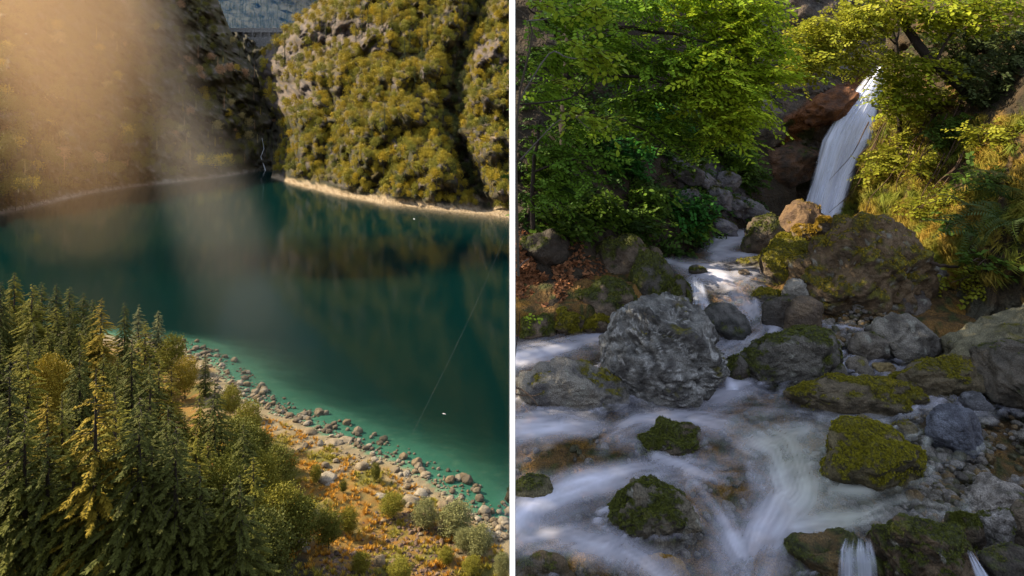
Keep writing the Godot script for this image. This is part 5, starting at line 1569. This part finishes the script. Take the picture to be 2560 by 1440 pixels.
	for i in 3200:
		var px := rng.randf_range(1290.0, 1900.0)
		var row := rng.randf_range(120.0, 640.0)
		if n_ft.get_noise_2d(px * 0.008, row * 0.008) + rng.randf_range(-0.2, 0.2) < -0.05: continue
		if row > 575 and px < 1560: continue
		var at := P(px, row, left_d(px, row) - 0.06)
		var k := rng.randi() % 3
		xf[k].append(Transform3D(Basis.from_euler(Vector3(0.5 + rng.randfn() * 0.3, rng.randf() * TAU, rng.randfn() * 0.4)) * rng.randf_range(0.5, 0.95), at))
		cs[k].append(mixc(Color(0.035, 0.075, 0.015), Color(0.09, 0.16, 0.02), rng.randf() * rng.randf() + 0.3 * n_ft.get_noise_3dv(at)))
	for k in 3: scatter("ivy_cover", ivy[k], mats.leaf, xf[k], cs[k], self)
	# fallen brown leaves on the left bank
	var lf := Mb.new()
	lf.leaf(Vector3(-0.5, 0, 0), Vector3(1, 0.05, 0), Vector3(0, 0, 0.32), Color.WHITE, 0.4)
	var fx := []
	var fc := []
	for i in 2600:
		var px := 1290.0 + absf(rng.randfn()) * 120.0
		var row := 690.0 + rng.randfn() * 55.0
		if px > 1580.0 or n_ft.get_noise_2d(px * 0.012, row * 0.012) < -0.12: continue
		var d := left_d(px, row) - 0.03
		if d > 12.0: continue
		fx.append(Transform3D(Basis.from_euler(Vector3(rng.randfn() * 0.5 + 0.4, rng.randf() * TAU, rng.randfn() * 0.5)) * rng.randf_range(0.06, 0.11), P(px, row, d)))
		fc.append(mixc(Color(0.30, 0.13, 0.06), Color(0.15, 0.07, 0.035), rng.randf()))
	scatter("fallen_leaves", lf.mesh(), mats.leaf, fx, fc, self)
	# the maple over the waterfall
	t = thing("maple_tree", "dark-stemmed tree with small yellow-green leaves leaning out above the waterfall", "tree", P(2440, 250, right_d(2440, 250)))
	limb(t, "trunk", [[2450, 262, right_d(2440, 250) + 0.2], [2385, 200, 12.6], [2320, 145, 12.8], [2275, 70, 13.0], [2240, 0, 13.0], [2228, -120, 13.0]], 0.12, 0.07, bark)
	limb(t, "branch", [[2340, 160, 12.8], [2362, 110, 12.6], [2395, 60, 12.4], [2400, 40, 12.4], [2392, -60, 12.4]], 0.03, 0.015, Color(0.12, 0.09, 0.075))
	limb(t, "branch", [[2255, 30, 13.0], [2150, 75, 12.9], [2080, 92, 12.8], [2010, 140, 12.7]], 0.03, 0.008, bark)
	foliage([[2060, 90, 12.8, 110, 60, 0.6, 230], [2010, 150, 12.7, 70, 40, 0.5, 110], [2160, 40, 12.9, 110, 60, 0.6, 190], [2140, 150, 13.2, 110, 40, 0.6, 120], [1985, 185, 12.8, 40, 22, 0.3, 36]], maple, Color(0.36, 0.36, 0.03), Color(0.20, 0.24, 0.03), t, 0.85)
	foliage([[2330, 40, 12.6, 80, 50, 0.6, 110], [2300, 170, 12.9, 90, 50, 0.5, 120], [2240, 240, 13.4, 70, 50, 0.5, 110], [2460, 30, 12.0, 110, 60, 0.6, 120]], maple, Color(0.36, 0.40, 0.03), Color(0.16, 0.22, 0.02), t, 0.95)
	t = thing("young_maple", "slim twin-stemmed sapling in front of the waterfall's upper end", "tree", P(2245, 260, 14.0))
	limb(t, "trunk", [[2250, 330, 14.2], [2240, 200, 13.9], [2238, 110, 13.8], [2205, 20, 13.8], [2170, -60, 13.8]], 0.055, 0.03, bark)
	limb(t, "trunk", [[2240, 120, 13.8], [2245, 40, 13.9], [2240, -60, 13.9]], 0.035, 0.02, bark)
	limb(t, "branch", [[2238, 110, 13.8], [2200, 80, 13.6], [2130, 95, 13.4], [2060, 125, 13.3]], 0.02, 0.007, bark)
	foliage([[2225, 190, 13.8, 50, 60, 0.4, 60], [2250, 290, 14.0, 45, 50, 0.4, 60], [2205, 400, 14.0, 36, 40, 0.4, 40]], maple, Color(0.34, 0.34, 0.04), Color(0.2, 0.22, 0.03), t, 0.8)
	# undergrowth of the right bank
	for q in [[2420, 110, 140, 90, 2, "grey-green yew-like bush at the upper right"], [2500, 200, 110, 90, 2, "dark shrub at the right border below the grey-green bush"], [2340, 260, 80, 50, 1, "yellow shrub right of the waterfall's middle"], [2200, 430, 50, 50, 1, "leafy yellow bush beside the foot of the waterfall"], [2260, 380, 60, 50, 1, "tangled bush among the brown twigs"], [2320, 420, 70, 45, 1, "yellow-green bush over the golden bank"], [2400, 330, 90, 50, 0, "dull green shrub in the middle of the right bank"], [2480, 340, 80, 40, 1, "bright small-leaved shrub at the far right"], [2370, 500, 60, 34, 1, "leafy strip on the golden bank"], [2300, 520, 50, 30, 1, "low green plants behind the giant boulder"], [2390, 560, 40, 26, 0, "pale green grass clump on the bank"], [2415, 705, 40, 34, 1, "bright green plant hanging on the mossy wall"], [2455, 655, 24, 20, 0, "small dark plant in the black hollow"], [2540, 130, 60, 80, 2, "dark leaves at the top right border"], [2470, 440, 60, 30, 0, "dark green tuft above the ferns"]]:
		var d := right_d(q[0], q[1]) - 0.3
		t = thing("wall_shrub", q[5], "shrub", P(q[0], q[1] + q[3], d))
		for k in 6: limb(t, "stem", [[q[0] + rng.randf_range(-20, 40), q[1] + q[3] * 1.3, d + 0.2], [q[0] + rng.randf_range(-q[2], q[2]) * 0.5, q[1] + rng.randf_range(-0.4, 0.5) * q[3], d], [q[0] + rng.randf_range(-q[2], q[2]), q[1] + rng.randf_range(-0.9, 0.9) * q[3], d - 0.2]], 0.014, 0.004, Color(0.16, 0.11, 0.07))
		var cc: Array = [[Color(0.11, 0.19, 0.03), Color(0.05, 0.08, 0.02)], [Color(0.30, 0.30, 0.03), Color(0.13, 0.16, 0.02)], [Color(0.10, 0.13, 0.05), Color(0.04, 0.055, 0.02)]][q[4]]
		foliage([[q[0], q[1], d, q[2], q[3], 0.5, int(q[2] * q[3] / 30.0)]], ivy if q[4] != 1 else maple, cc[0], cc[1], t, 0.75)
	# hanging bare twigs
	for i in 26:
		var px := rng.randf_range(2170.0, 2440.0)
		var row := rng.randf_range(250.0, 420.0)
		var d := right_d(px, row) - 0.45
		var o := thing("bare_twig", "thin bare brown twig trailing down the right bank", "twig", P(px, row, d), "bare twigs trailing down the right bank")
		limb(o, "twig", [[px, row, d], [px - 20, row + 40, d - 0.1], [px - rng.randf_range(30, 70), row + rng.randf_range(70, 110), d - 0.1], [px - rng.randf_range(40, 110), row + rng.randf_range(130, 190), d + 0.1]], 0.016, 0.005, Color(0.17, 0.105, 0.06))
	# ferns
	var frond := Mb.new()
	for k in 8:
		var a := k * 0.8 + rng.randf() * 0.3
		var o := Vector3(cos(a), 0, sin(a))
		var pts := []
		for i in 6:
			var s := i / 5.0
			pts.append(o * 0.75 * s + Vector3(0, 0.55 * s - 0.75 * s * s, 0))
		frond.tube(pts, [0.008, 0.007, 0.006, 0.005, 0.004, 0.002], 4, Color(0.6, 0.7, 0.3))
		for i in 30:
			var s := (i + 1.0) / 31.0
			var p := o * 0.75 * s + Vector3(0, 0.55 * s - 0.75 * s * s, 0)
			var sg := 1.0 if i % 2 == 0 else -1.0
			var dir := (o.cross(Vector3.UP) * sg + o * 0.45 + Vector3(0, -0.15, 0)).normalized() * 0.17 * sin(PI * (0.12 + 0.86 * s))
			frond.leaf(p, dir, o * 0.017, Color(1, 1, 1) * rng.randf_range(0.8, 1.2), 0.2)
	var fm := frond.mesh()
	for q in [[2455, 470, "topmost fern with pale arching fronds on the right bank"], [2425, 525, "fern with long pale fronds hanging left of the black hollow"], [2440, 590, "lowest fern left of the black hollow"], [2530, 500, "broad dark fern above the black hollow"], [2550, 560, "fern at the right border over the hollow"], [2500, 545, "fern drooping into the black hollow"], [2490, 455, "fern behind the topmost one"]]:
		var d := right_d(q[0], q[1]) - 0.2
		t = thing("fern", q[2], "fern", P(q[0], q[1], d))
		t.basis = Basis.from_euler(Vector3(0.5, rng.randf() * TAU, 0)) * rng.randf_range(0.75, 1.0)
		part("fronds", fm, tinted(mats.fresh, mixc(Color(0.16, 0.19, 0.09), Color(0.06, 0.10, 0.03), rng.randf())), t)
	# dry golden grass and moss on the right bank
	var gr := Mb.new()
	for i in 14:
		var a := rng.randf() * TAU
		var o := Vector3(cos(a), 0, sin(a))
		var up := o * rng.randf_range(0.08, 0.25) + Vector3(0, rng.randf_range(0.25, 0.45), 0)
		gr.leaf(o * 0.03, up, o.cross(Vector3.UP) * 0.014, Color(1, 1, 1) * rng.randf_range(0.7, 1.2))
		gr.leaf(o * 0.03 + up * 0.95, o * 0.2 + Vector3(0, -0.42, 0), o.cross(Vector3.UP) * 0.012, Color(1, 1, 1) * rng.randf_range(0.7, 1.2))
	var gx := []
	var gc := []
	for i in 5500:
		var px := rng.randf_range(2090.0, 2600.0)
		var row := rng.randf_range(300.0, 720.0)
		if row > 560 and px > 2420 and rng.randf() < 0.8: continue
		if n_ft.get_noise_2d(px * 0.01, row * 0.008 + 5.0) < (-0.15 if px > 2330.0 else -0.5): continue
		if px < lin(bank_edge, row): continue
		var at := P(px, row, right_d(px, row) - 0.02)
		gx.append(Transform3D(Basis.from_euler(Vector3(0.6 + rng.randfn() * 0.3, rng.randf() * TAU, rng.randfn() * 0.3)) * rng.randf_range(0.2, 0.5), at))
		gc.append(mixc(Color(0.28, 0.17, 0.03), Color(0.13, 0.16, 0.02), clampf(0.6 + 1.2 * n_ft.get_noise_3dv(at * 1.2), 0.0, 1.0)))
	scatter("bank_grass", gr.mesh(), mats.leaf, gx, gc, self)
	t = thing("fallen_branch", "dark fallen branch wedged between the giant boulder and the right bank", "branch", P(2340, 660, 9.8))
	limb(t, "branch", [[2295, 640, 9.75], [2325, 655, 9.6], [2360, 664, 9.6], [2395, 668, 9.9]], 0.035, 0.02, Color(0.10, 0.065, 0.045))
	t = thing("grey_sticks", "two pale driftwood sticks lying on the mossy slabs at the right", "stick", P(2335, 985, 7.6))
	limb(t, "stick", [[2275, 962, 7.75], [2330, 982, 7.6], [2378, 1008, 7.4]], 0.013, 0.006, Color(0.40, 0.37, 0.33))
	limb(t, "stick", [[2300, 965, 7.7], [2345, 985, 7.55], [2384, 1003, 7.4]], 0.010, 0.005, Color(0.36, 0.33, 0.30))
